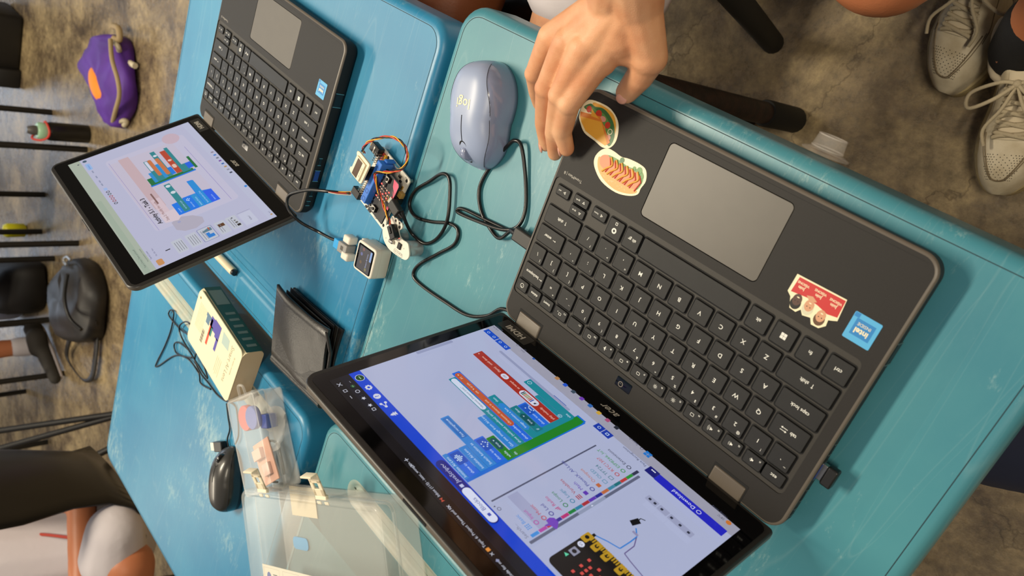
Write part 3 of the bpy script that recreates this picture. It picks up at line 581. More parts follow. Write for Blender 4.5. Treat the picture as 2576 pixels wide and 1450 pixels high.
def slide_screen():
    s = Screen(1); BG = 'B2B3CC'
    s.r(-130, 24, 129.5, 181.8, BG); s.r(-130, 168, 129.5, 181.8, 'A3AD9E'); s.r(-130, 174, 30, 180, '9AA898', 1); s.r(-130, 24, 129.5, 33.6, 'B4B7CE')
    s.ci(124, 163, 2.6, '3E5668'); s.r(101, 159.6, 117, 165.4, '8FB0DC', 2); s.t('Slideshow', 2.6, 103, 162.5, '2C60B8'); s.ci(121.4, 171.6, 1.2, '4A4E5C')
    for k, c_ in enumerate(('1C1C20', '8C2A24', 'A03830', 'A03830', '28402C', '28282C')): s.rg(14 + k * 5.6, 161.6, 2.2, .8, c_)
    for a in (92, 78, 66, 58): s.r(a, 161.4, a + 6, 163, '8A90AA', .4)
    s.r(46, 160, 52, 164, '9AB0DC', 1)
    s.r(-128, 140.5, -70, 141, BG); s.t('Topic 6: Project Theme and Kickoff', 2.6, -120, 176, '4A5250'); s.t('docs.presentation / present', 2.4, -112, 170.4, '59625E')
    # slide card
    s.r(-69, 42, 106, 144, 'BBB8CE', 5); s.r(-40, 60, 96, 143, 'BDB6C8', 4)
    s.r(-28, 116.6, 99.4, 129.6, 'BFA6AC'); s.r(-50, 117.4, -8, 128.4, 'CDB8C0')
    s.ci(105, 58, 13, 'BFA9B6', 11); s.p([(-64, 124.6), (-58.6, 114), (-66, 100), (-76, 92.3), (-86, 94), (-91, 106), (-88, 118), (-80, 125)], 'ABA6B6'); s.p([(-60, 130), (-42, 130), (-40, 112), (-56, 108), (-64, 116)], 'CFBFC8')
    s.ci(-68, 117, 2, '9A9CBC'); s.r(-68, 140.6, 100, 141, '8A80B8'); s.r(-66, 51, 76, 51.5, '8A80B8')
    s.t('Activity 5.1 - Task 3', 7.4, -58, 134.6, '24222C', bold=.03); s.t('Step 2: Modify the code', 4.6, -57, 125.2, '7A4A3C'); s.r(-19.6, 122, 5, 124, '7A5C5A', .3)
    # code picture one
    Bb, Te, Gr, Re, Or, Li = '1F74D4', '2C8088', '1D6B3A', 'B0442E', 'C07044', 'B4BCD0'
    s.r(-23, 62, 98, 115, 'B9BCCB', 1) if 0 else None
    s.r(17, 60, 21, 116.8, Bb); s.r(19.6, 62, 25, 116, '1E6E34'); s.r(19.6, 110, 36, 116, Gr)
    s.r(23, 104.8, 47, 110, '2A88C8'); s.r(23, 100.8, 74.6, 106, Te); s.r(49, 101.8, 73.8, 105.2, 'C8CCDC', 1.4)
    s.r(23, 95.6, 48, 101, Te); s.r(34, 96.8, 75, 101.4, Or, 2); s.r(25, 92, 60, 96.8, '2A88C8'); s.r(25, 86.4, 90, 92.4, Te); s.r(30, 87.6, 72.6, 92.6, Or, 2.2); s.ci(79, 89, 2.4, 'D0D4E0')
    s.r(26, 82, 44, 87, Bb); s.r(25, 74.4, 84, 81.6, Re, .8); s.r(38, 75.6, 47, 80.4, 'D8B8A8', 2.2); s.ci(58, 78, 2.4, 'D8B8A8'); s.r(22, 70, 88.6, 74.6, Te, .6); s.r(22, 64, 40, 71, Te, .6); s.r(26, 58, 40, 66, '2060D8'); s.r(22, 55.6, 52, 59, Gr)
    # code picture two
    s.p([(-31.6, 111.6), (-57, 112), (-58, 61.4), (-31, 61.8), (-27.6, 72.4), (.4, 73), (1.2, 79.6), (-28, 80.2), (-27.4, 96.4), (-31, 98)], '1A72DC')
    s.r(-57.6, 62, -31, 71.6, '2A5CE0'); s.r(-57.2, 72, -.6, 79.4, '2488D0'); s.r(-57.2, 80.4, -28.6, 87, '2A8CCC'); s.r(-54.6, 97.2, 11.2, 104.6, Te, .8); s.ci(6, 100.8, 2.9, 'C8D0D8'); s.ci(-9.6, 100.6, 3, 'C8D0D8')
    for a, b, t_ in ((-53, 108, 'on start'), (-53, 92, 'show icon'), (-55, 83.6, 'Initialize AI-Lens'), (-55, 75.6, 'Switch function as Face'), (-55, 66.6, 'show icon'), (-50, 100.8, 'set Sonar at pin')): s.t(t_, 3, a, b, 'A8CCF0')
    for i, j in ((0, 1), (1, 1), (2, 0), (2, 2), (1, 2), (3, 1)): s.r(-38 + i * 1.6, 90 + j * 1.6, -36.8 + i * 1.6, 91.2 + j * 1.6, 'C8E0F4')
    # thumbnails
    for (b0, b1, k) in ((127, 139, 0), (110.5, 123, 1), (92, 108, 2), (76, 88, 3), (62, 74, 4)):
        s.r(-122, b0, -97, b1, 'B8BCC8', 1.4)
        if k == 2: s.bo(-122.6, b0 - .6, -96.4, b1 + .6, .5, '56609A', 1.6); s.p([(-118, 94), (-112, 94), (-112, 98), (-108, 98), (-108, 102), (-118, 102)], '2A78C8'); s.p([(-106, 93), (-100, 93), (-100, 96), (-103, 104), (-106, 104)], '5A7888'); s.r(-104, 95, -99, 96.4, 'B05A40')
        elif k == 3: s.r(-108, 78, -102, 85, '5A3A20')
        elif k == 4: s.r(-119, 63, -115, 67, '26201C'); s.r(-113, 64, -110, 67, '605C58'); s.r(-108, 65, -106, 67, '605C58'); s.ci(-101, 67, 1, '202020')
        for j in range(4 if k < 2 else 2): s.r(-119, b1 - 3 - j * 2.6, -101, b1 - 2.4 - j * 2.6, '7A7A84')
    s.r(-124.6, 44, -100, 59, 'BBBED2', 1.4); s.t('Reflect!', 3, -118, 50, '50526A'); s.r(-98.6, 43, -98, 59.6, '8C8EA8')
    s.r(-128, 157, -117, 164, 'C08A58', 2); s.t('File  Edit  View', 2.6, -110, 159.6, '56587A'); s.r(-109, 143.6, -107.4, 149, '202028'); s.t('Title & Content', 2.6, -112, 166, '42446A')
    for k in range(8): s.r(-18 + k * 8, 27, -15 + k * 8, 30.4, ('30384C', '8A8A9C', 'B08A50', '2A60A8', '70409C', '6A7080', '2A70C0', '8A8090')[k], .6)
    s.r(-56.4, 25.4, -52.6, 28.6, '2A80D0'); s.ci(-124, 27.6, 1.4, 'B08A50'); s.t('28°C', 2.2, -121, 27.6, '56587A')
    return s
lap1, lid1, dk1 = make_laptop('laptop', 'large charcoal laptop in front, screen showing coloured code blocks, food stickers beside touchpad', 0, 0, 0, 1.7506)
lap2, lid2, dk2 = make_laptop('laptop', 'farther charcoal laptop showing an Activity slide, one blue sticker on palm rest', .61826, .06568, -.05013, 2.0535, 1)
blocks_editor().mb.obj('display', lid1)
slide_screen().mb.obj('display', lid2)
# ---------------------------------------------------------------- stickers on the big laptop
ZS = HS + .0001
def C_(n, h, **k): return mat(n, h, k.pop('rough', .45), **k)
CREAM = C_('sticker cream', 'E4D9B4'); YEL = C_('sticker yellow', 'DDA23A'); ORA = C_('sticker orange', 'D07A30'); GRN = C_('sticker green', '5C8A48'); DGR = C_('sticker dark green', '3A6A3C')
RED = C_('sticker red', 'BC3A28'); PNK = C_('sticker pink', 'D09080'); BUN = C_('sticker bun', 'D8974A'); SAU = C_('sticker sausage', 'C4784C'); SKD = C_('print skin dark', '4A2C1E'); SKL = C_('print skin light', 'C4906C'); HAIR = C_('print hair pale', 'C8C4A8'); JER = C_('print red shirt', 'B81E1E')
def mm(P): return [(a * .001, b * .001) for a, b in P]
def ccw(P):
    A = sum(P[i - 1][0] * P[i][1] - P[i][0] * P[i - 1][1] for i in range(len(P))); return P if A > 0 else P[::-1]
def sp2(P, k=4): return ccw([(v[0], v[1]) for v in spline([(a, b, 0) for a, b in mm(P)], k, True)])
def layer(mb, P, m, z, smooth=True): mb.flat(sp2(P) if smooth else ccw(mm(P)), z, m)
s = MB()
o = [(138.7, -95.1), (126, -97), (115.4, -96.1), (106, -91), (101.6, -84), (100.2, -76), (103.2, -69.6), (110, -67.2), (118.8, -68.7), (131.2, -70.4), (139, -76), (142.7, -80.8), (143.0, -88)]
s.prism(sp2(o), ZS, ZS + .0001, CREAM)
layer(s, [(134.3, -94.5), (122, -95.6), (111, -93), (104.4, -84.6), (104.6, -76), (112, -78), (127.6, -89)], YEL, ZS + .00014)
layer(s, [(141.0, -88.5), (136, -93), (130.6, -92.5), (124, -94), (117.5, -92.9), (110, -89), (105.0, -83.3), (102.6, -77), (103.6, -71), (107, -71.5), (112, -80), (124, -86), (136, -87)], DGR, ZS + .00018)
layer(s, [(139.5, -88.8), (134, -91), (128, -90.5), (120, -90.6), (112, -86), (108, -80), (106.6, -74), (109, -74), (116, -83), (130, -87)], GRN, ZS + .00022)
for a, b, r in ((135.4, -88.6, 2.6), (124.9, -88.6, 3.2), (113, -84.2, 2.6), (108.0, -76, 2.2)): s.flat(circ(a * .001, b * .001, r * .001), ZS + .00026, RED if r > 2.3 else PNK)
s.flat(circ(.1193, -.0868, .0032, 12, .0022), ZS + .00030, PNK); s.ring(circ(.1085, -.0806, .0024, 12), .0006, ZS + .0003, CREAM)
layer(s, [(142.4, -83.9), (122.7, -87.6), (104.7, -73.5), (106.8, -70.4), (119.5, -83.3), (141.0, -80.3)], ORA, ZS + .00034, False)
layer(s, [(133.1, -90.0), (122.9, -85.5), (131, -84.6)], YEL, ZS + .00036, False)
layer(s, [(141.4, -80.5), (119.5, -84.3), (106.8, -71.4), (108.2, -69.4), (119, -70.4), (130.8, -72.2), (138, -77)], YEL, ZS + .00038, False)
s.obj('taco_sticker', lap1)
s = MB()
o = [(110.5, -64.2), (105, -68.4), (98.2, -68.9), (90, -68), (82.8, -69.4), (71.8, -69.8), (65, -68), (61.4, -61), (62.9, -54), (63.4, -49), (70.0, -44.6), (82.7, -41.6), (98.4, -43.4), (109.4, -50.2), (113, -57.0)]
s.prism(sp2(o), ZS, ZS + .0001, CREAM)
layer(s, [(108.6, -58), (103, -63.9), (92, -65), (80, -64), (68, -66), (63.6, -60), (66, -51), (76, -50), (100, -52)], GRN, ZS + .00014)
layer(s, [(109, -60), (107, -52), (98, -46), (84, -43.2), (70, -46.2), (65, -51), (80, -51), (96, -54)], BUN, ZS + .00018)
layer(s, [(107.5, -61), (102, -64), (96, -61.5), (86, -62), (76, -63.5), (66.6, -60.8), (65.2, -54), (70, -50.6), (84, -50), (98, -52.4), (106, -55)], SAU, ZS + .00022)
for k in range(7): x = 99 - k * 5.2; s.tube([(x * .001, -.0635 + .0002 * k, ZS + .0003), ((x - 3) * .001, -.058, ZS + .0003), ((x - .5) * .001, -.0515 + .0003 * k, ZS + .0003)], .0006, RED, 5)
for k in range(6): x = 97 - k * 5.4; s.tube(spline([((x + 1) * .001, -.0640, ZS + .0005), ((x - 2.4) * .001, -.0590, ZS + .0005), ((x + 1.8) * .001, -.0545, ZS + .0005), ((x + 4.6) * .001, -.0508, ZS + .0005)], 4), .00075, YEL, 6)
for a, b, r in ((88, -66, 2.2), (84, -61.5, 1.8), (70, -65.5, 2.6), (66, -62.6, 1.6), (75, -65, 1.6)): s.flat(circ(a * .001, b * .001, r * .001, 9), ZS + .0013 if 0 else ZS + .00034, DGR if a > 80 else GRN)
for k in range(26): a, b = random.uniform(74, 104), random.uniform(-48.5, -45.4); s.flat(circ(a * .001, b * .001, .00022, 6), ZS + .00024, CREAM)
s.obj('hot_dog_sticker', lap1)
s = MB()
o = [(-72.0, -56.8), (-107.2, -58), (-108.6, -43.1), (-105.5, -41.5), (-103.4, -40.6), (-104, -36.5), (-100.6, -32.8), (-95.3, -32.4), (-93, -36), (-87.6, -34.6), (-85.1, -37.4), (-82.8, -34.2), (-78, -34.6), (-75.0, -41.5), (-71.6, -43.9)]
s.prism(ccw(mm(o)), ZS, ZS + .0001, CREAM)
layer(s, [(-74.4, -55.8), (-106.9, -57), (-107.5, -45), (-101, -43.6), (-93.1, -45.4), (-85.0, -46.4), (-73.6, -44.7)], JER, ZS + .00014, False)
for (a, b, m, hm) in ((-80.0, -41.0, SKD, mat('print hair black', '16120E', .6)), (-88.6, -41.6, SKL, HAIR), (-98.2, -39.6, SKL, mat('print hair brown', '5A3C24', .6))):
    s.flat(circ(a * .001, (b + 1.6) * .001, .0037, 16, .0043), ZS + .00018, hm); s.flat(circ(a * .001, (b - .9) * .001, .0031, 16, .0041), ZS + .00022, m)
    for dx in (-1.1, 1.1): s.flat(circ((a + dx) * .001, (b + .1) * .001, .0004, 8), ZS + .00026, mat('print hair black', '16120E'))
    s.flat(circ(a * .001, (b - 2.6) * .001, .001, 8, .0004), ZS + .00026, CREAM)
for a, b in ((-79, -51.5), (-91, -52.4), (-102, -52)): s.text('Join', .0030, a * .001, (b + 1.6) * .001, ZS + .0002, CREAM, bold=.02); s.text('VISIONS', .0023, a * .001, (b - 1.4) * .001, ZS + .0002, CREAM, bold=.02)
s.flat(ccw(mm([(-92, -47), (-88, -44.5), (-84, -47.6), (-88, -49)])), ZS + .00024, SKL)
s.obj('football_players_sticker', lap1)
IB, ID = C_('sticker light blue', '4BA3D2'), C_('sticker mid blue', '1C78B8')
for lp, (cx, cy) in ((lap1, (-.1241, -.0459)), (lap2, (-.1210, -.0432))):
    s = MB(); s.prism(rrect(cx - .0090, cy - .0092, cx + .0090, cy + .0092, .0008, 2), ZS, ZS + .0001, IB); s.quad(cx - .0065, cy - .0058, cx + .0062, cy + .0052, ZS + .00014, ID)
    s.quad(cx - .0090 + .0142, cy - .0088, cx + .0086, cy - .0060, ZS + .00014, ID)
    s.text('intel', .0052, cx, cy + .0015, ZS + .00018, CREAM, bold=.03); s.text('INSIDE', .0030, cx, cy - .0028, ZS + .00018, CREAM); s.obj('chip_sticker', lp)

# ---------------------------------------------------------------- usb receiver, suction knob
t = thing('usb_receiver', 'tiny black wireless receiver plugged into the big laptop edge', 'usb receiver', (-.1455, .0520, T + .0105))
MB().box(-.0030, -.006, -.0022, .003, .006, .0022, METAL, .0004).obj('metal_plug', t); MB().box(-.0105, -.0072, -.0036, -.0030, .0072, .0036, BLK, .0012).obj('housing', t)
CLEAR = mat('clear plastic', 'F2ECE4', .08, alpha=.13)
FROST = mat('frosted clear plastic', 'EFEDE6', .22, alpha=.20)
k = UP(2080, 398, .665)
t = thing('suction_knob', 'small clear plastic knob stuck under the desk edge, over the floor', 'knob', (k.x, -.1245, .672))
mb = MB(); mb.X = Matrix.Rotation(PI / 2, 4, 'X')
mb.lathe([(.0175, 0), (.0178, .0010), (.0150, .0022), (.0122, .0032), (.0118, .0045), (.0106, .0125), (.0098, .0134)], CLEAR, 24); mb.tube([(.0117 * math.cos(a), .0117 * math.sin(a), .0042) for a in [k * PI / 12 for k in range(24)]], .0007, CLEAR, 6, closed=True); mb.tube([(.0102 * math.cos(a), .0102 * math.sin(a), .0132) for a in [k * PI / 12 for k in range(24)]], .0007, CLEAR, 6, closed=True); mb.obj('knob_cup', t)

# ---------------------------------------------------------------- lavender mouse
LAV = mat('lavender plastic', '93A0BC', .36); LAV2 = mat('lavender glossy side', '848DA8', .16, coat=.6); LOGO = mat('pale gold print', 'DAD6AE', .4)
def mouse(name, label, x, y, rz, L_, W_, H_, body, sidem, cat='computer mouse', waist=.10, logo=None, wheelm=None):
    t = thing(name, label, cat, (x, y, T), rz)
    def outline(u):      # u in 0 (palm) .. 1 (buttons)
        s_ = 2 * u - 1; w_ = (1 - abs(s_) ** 2.6) ** .5 * W_ / 2; return w_ * (1 + .04 * (waist > 0)) * (1 - waist * math.exp(-((u - .56) / .16) ** 2)) * (1.0 if u < .5 else .97)
    def hgt(u): return H_ * ((1 - abs((u - .36) / .67) ** 2.6) ** .55 if abs((u - .36) / .67) < 1 else 0) * (1 - abs(2 * u - 1) ** 9) ** .5
    def sfr(u): return (.245 - .055 * math.exp(-((u - .62) / .20) ** 2) + .05 * math.exp(-((u - .2) / .16) ** 2)) if waist else .16
    def ring(u, z0=.0):
        w_ = max(outline(u), .0004); h = max(hgt(u), .004); yy = (u - .5) * L_; P = []
        for k in range(57):
            a = PI * k / 56; c, q = math.cos(a), math.sin(a)
            P.append((w_ * (abs(c) ** .70) * (1 if c > 0 else -1), yy, .0015 + (h - .0015) * (q ** .66)))
        return P
    us = [.5 - .5 * math.cos(PI * (i + .12) / 40.24) for i in range(41)]
    rings = [ring(u) for u in us]; mb = MB()
    top, side = MB(), MB()
    full = [r_ for r_ in rings]
    # side grips: strips near both long sides; top cover: between them with an S-shaped seam
    def split(u): return int(round(56 * sfr(u)))
    for i in range(len(us) - 1):
        for j in range(56):
            q = split((us[i] + us[i + 1]) / 2); tgt = side if (j < q or j > 55 - q) else top; m = sidem if tgt is side else body
            tgt.add([rings[i][j], rings[i][j + 1], rings[i + 1][j + 1], rings[i + 1][j]], [(0, 1, 2, 3)], m, True)
    for e in (0, -1): side.add(rings[e], [tuple(range(57))], sidem)
    side.add([rings[i][0] for i in range(len(us))] + [rings[i][56] for i in range(len(us))][::-1], [tuple(range(2 * len(us)))], sidem)
    for nm, b in (('side_shell', side), ('top_cover', top)):
        o = b.obj(nm, t); bm = bmesh.new(); bm.from_mesh(o.data); bmesh.ops.remove_doubles(bm, verts=bm.verts, dist=1e-6); bm.to_mesh(o.data); bm.free()
    split_s = sfr
    def surf(u, k_): r_ = ring(u); f = k_ * 56; i = int(f); g = f - i; return V(r_[i]).lerp(V(r_[min(i + 1, 56)]), g) + V((0, 0, .00012))
    sm = MB()
    for sd in (0, 1):
        P = [surf(u, split_s(u) if sd == 0 else 1 - split_s(u)) for u in [.04 + .92 * i / 50 for i in range(51)]]
        sm = MB(); sm.tube(P, .00028, mat('mouse seam', '26262E', .6), 5); sm.obj('seam_line', t)
    sm = MB(); sm.tube([surf(u, .5) for u in [.60 + .06 * i / 8 if i < 9 else 0 for i in range(9)]], .0003, WELL, 5) if 0 else None
    sm.tube([surf(.52 + .24 * i / 14, .5) for i in range(15)], .00035, WELL, 5); sm.obj('button_gap', t)
    w_ = MB(); c = surf(.845, .5); yy = c.y; zz = c.z - .0045
    w_.X = Matrix.Translation((0, yy, zz)) @ Matrix.Rotation(PI / 2, 4, 'Y')
    w_.lathe([(.0066, -.0031), (.0076, -.0026), (.0078, 0), (.0076, .0026), (.0066, .0031)], wheelm or sidem, 22); w_.obj('scroll_wheel', t)
    q = MB(); q.flat([(x_, y_) for x_, y_ in rrect(-.0042, yy - .0095, .0042, yy + .0095, .004, 4)], 0, WELL)
    q.v = [(x_, y_, (surf((y_ / L_) + .5, .5).z) + .00004) for x_, y_, _ in q.v]; q.obj('wheel_slot', t)
    if logo:
        g = MB(); g.text(logo, .0125, 0, 0, 0, LOGO, rot=0, bold=.01); vv = []
        for x_, y_, _ in g.v:
            yy = y_ - .0085; xx = x_ ; u = yy / L_ + .5; r_ = ring(u); z = max((p.z for p in [V(r_[28])]), default=0)
            # height by interpolation across the section
            hh = None
            for a_, b_ in zip(r_, r_[1:]):
                if (a_[0] - xx) * (b_[0] - xx) <= 0 and a_[0] != b_[0]: f = (a_[0] - xx) / (a_[0] - b_[0]); hh = a_[2] + (b_[2] - a_[2]) * f
            vv.append((xx, yy, (hh or z) + .00025))
        g.v = vv; g.obj('logo', t)
    return t
mouse('computer_mouse', 'lavender wireless mouse with glossy sides on the teal desk', .2535, -.0375, math.radians(14), .0985, .0640, .0370, LAV, LAV2, logo='logi')
bmk = mouse('computer_mouse', 'small black wired mouse beside the clear plastic case', .5080, .6130, math.radians(20) + PI, .096, .054, .033, mat('matte black mouse', '34322E', .32, coat=.2), mat('glossy black side', '1A1917', .14, coat=.5), waist=0)

# ---------------------------------------------------------------- cables
CAB = mat('black cable', '100F0E', .3)
def cable(name, label, pts, r=.0017, m=None, k=6):
    o = MB().tube(spline(pts, k), r, m or CAB, 10).obj(name); return tag(o, label, 'cable')
def cp(*q): return [tuple(UP(a, b, T + z)) for a, b, z in q]
t = thing('usb_cable', 'black looped usb cable between the big laptop and circuit board', 'cable')
MB().tube(spline([tuple(UP(1012, 533, T + .022))] + cp((1022, 562, .016), (1038, 590, .006), (1068, 613, .0022), (1100, 600, .0022), (1125, 555, .0050), (1132, 480, .0056), (1128, 445, .0056), (1110, 438, .0056), (1080, 457, .004), (1045, 480, .0022), (1030, 515, .0022), (1045, 545, .0022), (1085, 558, .0024), (1130, 562, .0022), (1152, 580, .0022), (1143, 615, .0022), (1100, 640, .0022), (1052, 668, .0022), (1040, 695, .0022), (1065, 722, .0022), (1120, 760, .0022), (1175, 793, .0022), (1225, 795, .0022), (1268, 778, .0022)) + [(.125, .112, T + .0026), (.100, .150, T + .0026), (.12, .19, T + .0022), (.17, .185, T + .0022)][:2], 6), .0018, CAB, 10).obj('long_cord', t)
MB().tube(spline([(.1690, .0389, T + .0105), (.1760, .0402, T + .0092)] + cp((1258, 600, .005), (1236, 580, .0022), (1210, 530, .0022), (1207, 470, .0022), (1240, 410, .0022), (1278, 366, .0060), (1296, 354, .0075), (1312, 370, .0060), (1322, 450, .003), (1321, 530, .0028), (1300, 572, .0050), (1260, 577, .0062), (1200, 556, .0060), (1158, 538, .0045), (1150, 530, .0024), (1165, 526, .0022), (1222, 553, .0024), (1280, 580, .0024), (1306, 588, .0026)) + [(.1600, .0400, T + .0026), (.1500, .0340, T + .0024), (.1420, .0300, T + .0013)], 6), .0018, CAB, 10).obj('coiled_cord', t)
u = MB(); u.X = Matrix.Translation((.1462, .0389, T + .0105)); u.box(.0, -.0066, -.0035, .0235, .0066, .0037, mat('usb plug black', '1E1D1B', .5), .0015); u.X = Matrix.Identity(4)
u.tube([(.1660, .0389, T + .0105), (.1720, .0393, T + .0102), (.1765, .0403, T + .0090)], [.0036, .0032, .0024], CAB, 10); u.obj('usb_plug', t)
# ---------------------------------------------------------------- circuit boards
PCBW = mat('white circuit board', 'D8D4C6', .45); PCBK = mat('black circuit board', '1C1B1E', .4, var=.2, vscale=300); GOLD = mat('gold pad', 'C09A48', .35, metal=.8); BLUEP = mat('blue connector plastic', '3470C8', .38)
YW, RW, BW = mat('yellow wire', 'E8AA28', .4), mat('red wire', 'C84030', .4), mat('black wire', '151414', .4)
SOLD = mat('silver pin', 'C8C4BC', .3, metal=1); CREAMP = mat('cream plastic', 'E6D9BC', .42)
P0 = UP(1035, 457, T + .007); P1 = UP(965, 372, T + .007); ex = (P1 - P0).normalized(); ey = V((-ex.y, ex.x, 0))
BM = Matrix(((ex.x, ey.x, 0, P0.x), (ex.y, ey.y, 0, P0.y), (0, 0, 1, T), (0, 0, 0, 1)))
U = .001
def thingM(name, label, cat, M, group=None): return thing(name, label, cat, M=M, group=group)
brd = thingM('breakout_board', 'white circuit board with blue edge connector and small screen, stacked under a black board', 'circuit board', BM)
ol = ccw([(2 * U, 2 * U), (5 * U, 0), (60 * U, 0), (63 * U, 2 * U), (63 * U, 66 * U), (60 * U, 69 * U), (6 * U, 69 * U), (4 * U, 64 * U), (8 * U, 56 * U), (8 * U, 26 * U), (2 * U, 20 * U)])
mb = MB(); mb.prism(ol, .0054, .007, PCBW)
for a, b in ((45.4, 3.6), (6.5, 4.2), (8.3, 64.6), (50, 64.6)): mb.lathe([(.0019, .0068), (.0019, .00705)], WELL, 14, (a * U, b * U))
for a, b, w_, h in ((14, 4, 5, 4), (24, 3, 3, 2), (28, 8, 2, 3), (12, 9, 3, 2), (6, 12, 2, 4), (34, 66, 5, 2), (42, 66, 3, 2), (22, 65, 4, 2)): mb.box(a * U, b * U, .007, (a + w_) * U, (b + h) * U, .0085, random.choice([PCBK, SOLD, GOLD]))
for a in (56, 8): mb.text('GND', .0022, a * U, 2.4 * U, .0071, PCBK, PI)
mb.obj('board', brd)
for a, b in ((6.5, 4.2), (50, 64.6), (8.3, 64.6), (58, 4)): m_ = MB(); m_.lathe([(.0025, 0), (.0025, .0054)], SOLD, 10, (a * U, b * U)); m_.obj('standoff', brd)
mb = MB(); mb.box(28.5 * U, 1.5 * U, .010, 37.5 * U, 52 * U, .026, BLUEP, .0008)
for k in range(5):
    v_ = (7 + k * 9.6) * U
    if k in (0, 1, 3, 4): mb.ring(rrect(30.6 * U, v_, 35.4 * U, v_ + .0046, .0008, 2), .0005, .0262, mat('blue connector dark', '1E4A94', .4))
mb.box(30 * U, -.0015, .008, 36 * U, .0015, .020, BLUEP, .0012); mb.box(30 * U, .052, .008, 36 * U, .055, .020, BLUEP, .0012); mb.obj('edge_connector', brd)
for nm, v0, n_ in (('pin_header', 4, 5), ('pin_header', 41, 6)):
    mb = MB()
    for c_, cm in enumerate((YW, RW, BW)): mb.box((46.5 + c_ * 3.6) * U, (v0 - 1) * U, .007, (49.6 + c_ * 3.6) * U, (v0 + n_ * 2.54 + .6) * U, .0095, cm)
    for i in range(n_):
        for c_ in range(3): mb.box((47.8 + c_ * 3.6) * U, (v0 + i * 2.54) * U, .0095, (48.4 + c_ * 3.6) * U, (v0 + .6 + i * 2.54) * U, .0175, SOLD)
    mb.obj(nm, brd)
mb = MB(); mb.box(41.5 * U, 16 * U, .007, 46 * U, 31 * U, .031, BLK, .0004); mb.obj('screen_socket', brd)
mb = MB(); mb.prism(ccw([(36 * U, 8 * U), (38 * U, 7.4 * U), (58 * U, 7.4 * U), (61.5 * U, 8.6 * U), (61.5 * U, 11 * U), (59.6 * U, 13 * U), (59.6 * U, 27 * U), (61.8 * U, 29 * U), (61.4 * U, 32 * U), (59 * U, 33 * U), (38 * U, 33 * U), (36 * U, 31 * U)]), .0325, .0345, CREAMP, .0003)
mb.box(40 * U, 11 * U, .0345, 57 * U, 32 * U, .0362, CREAMP, .0003); mb.quad(44.6 * U, 12 * U, 53.8 * U, 31 * U, .0363, mat('small display glass', '5A473A', .15)); mb.ring(ccw([(44.6 * U, 12 * U), (53.8 * U, 12 * U), (53.8 * U, 31 * U), (44.6 * U, 31 * U)]), .0003, .03635, BLK); mb.text('GND VCC SCL SDA', .0014, 42 * U, 22 * U, .03635, PCBK, -PI / 2); mb.obj('small_screen', brd)
mb = MB(); mb.box(23 * U, 0, .007, 33 * U, 6 * U, .0115, SOLD, .0004); mb.box(25 * U, 5.6 * U, .008, 30 * U, 8.4 * U, .011, BLK, .0003); mb.obj('slide_switch', brd)
mb = MB(); mb.box(-1 * U, 16 * U, .007, 5 * U, 22 * U, .0125, mat('brass socket', 'B08A48', .4), .0003); mb.box(-2 * U, 22.5 * U, .007, 5 * U, 29 * U, .0150, BLK, .0004); mb.obj('side_socket', brd)
mb = MB(); mb.box(-3.6 * U, 24.4 * U, .0145, 3.6 * U, 28 * U, .0195, mat('orange clip', 'E08A1C', .4), .0006); mb.obj('orange_clip', brd)
# microcontroller
mc = thingM('microcontroller_board', 'black credit-card circuit board with glowing red leds and pink corner mark', 'circuit board', BM @ Matrix.Translation((0, 0, .0005)))
mb = MB(); mb.prism(rrect(1 * U, 6 * U, 31 * U, 57 * U, [.0003, .0003, .003, .003], 4), .0160, .0177, PCBK)
z = .01775; PK = mat('pink print', 'D8506E', .45)
mb.flat(ccw(mm([(12, 7), (3.6, 7), (1.6, 9), (-0 + 1.2, 20), (9, 14)])), z, PK); mb.flat(ccw(mm([(1.4, 20.4), (6.4, 17.6), (1.4, 24)])), z, PK)
mb.flat(ccw(mm([(1.2, 33), (4.6, 36.4), (2.4, 41), (1.2, 41)])), z, PK); mb.flat(ccw(mm([(20, 53.6), (17, 54.8), (18.4, 51.6)])), z, PK)
for v_ in (11, 20, 31.5, 43, 52): mb.ring(circ(.0278, v_ * U, .0028, 18), .0007, z, SOLD); mb.flat(circ(.0278, v_ * U, .0021, 12), z, WELL)
for k in range(4): mb.ring(circ(.0095, (29.2 + k * .1) * U, .0025, 16, .0034), .0006, z, GOLD) if k == 0 else None
mb.obj('board', mc)
for a, b in ((18.5, 12), (18.5, 50)):
    m_ = MB(); m_.box((a - 3.2) * U, (b - 3.2) * U, .0177, (a + 3.2) * U, (b + 3.2) * U, .0205, BLK, .0003); m_.box((a - 2.9) * U, (b - 2.9) * U, .0205, (a + 2.9) * U, (b + 2.9) * U, .0208, SOLD); m_.lathe([(.0017, .0208), (.0016, .0222)], BLK, 14, (a * U, b * U)); m_.obj('push_button', mc)
LEDO, LEDF = mat('led lit', 'FF5A50', .3, emit=2.2), mat('led unlit', 'E8C8B8', .4)
lit = {(0, 0), (0, 4), (4, 0), (4, 4), (2, 2), (1, 1), (3, 3), (0, 2), (4, 2)}
for i in range(5):
    for j in range(5):
        m_ = MB(); a, b = 10.2 + i * 3.8, 22.6 + j * 3.8; m_.box((a - .9) * U, (b - .5) * U, .0177, (a + .9) * U, (b + .5) * U, .0184, LEDO if (i, j) in lit else LEDF); m_.obj('led', mc)
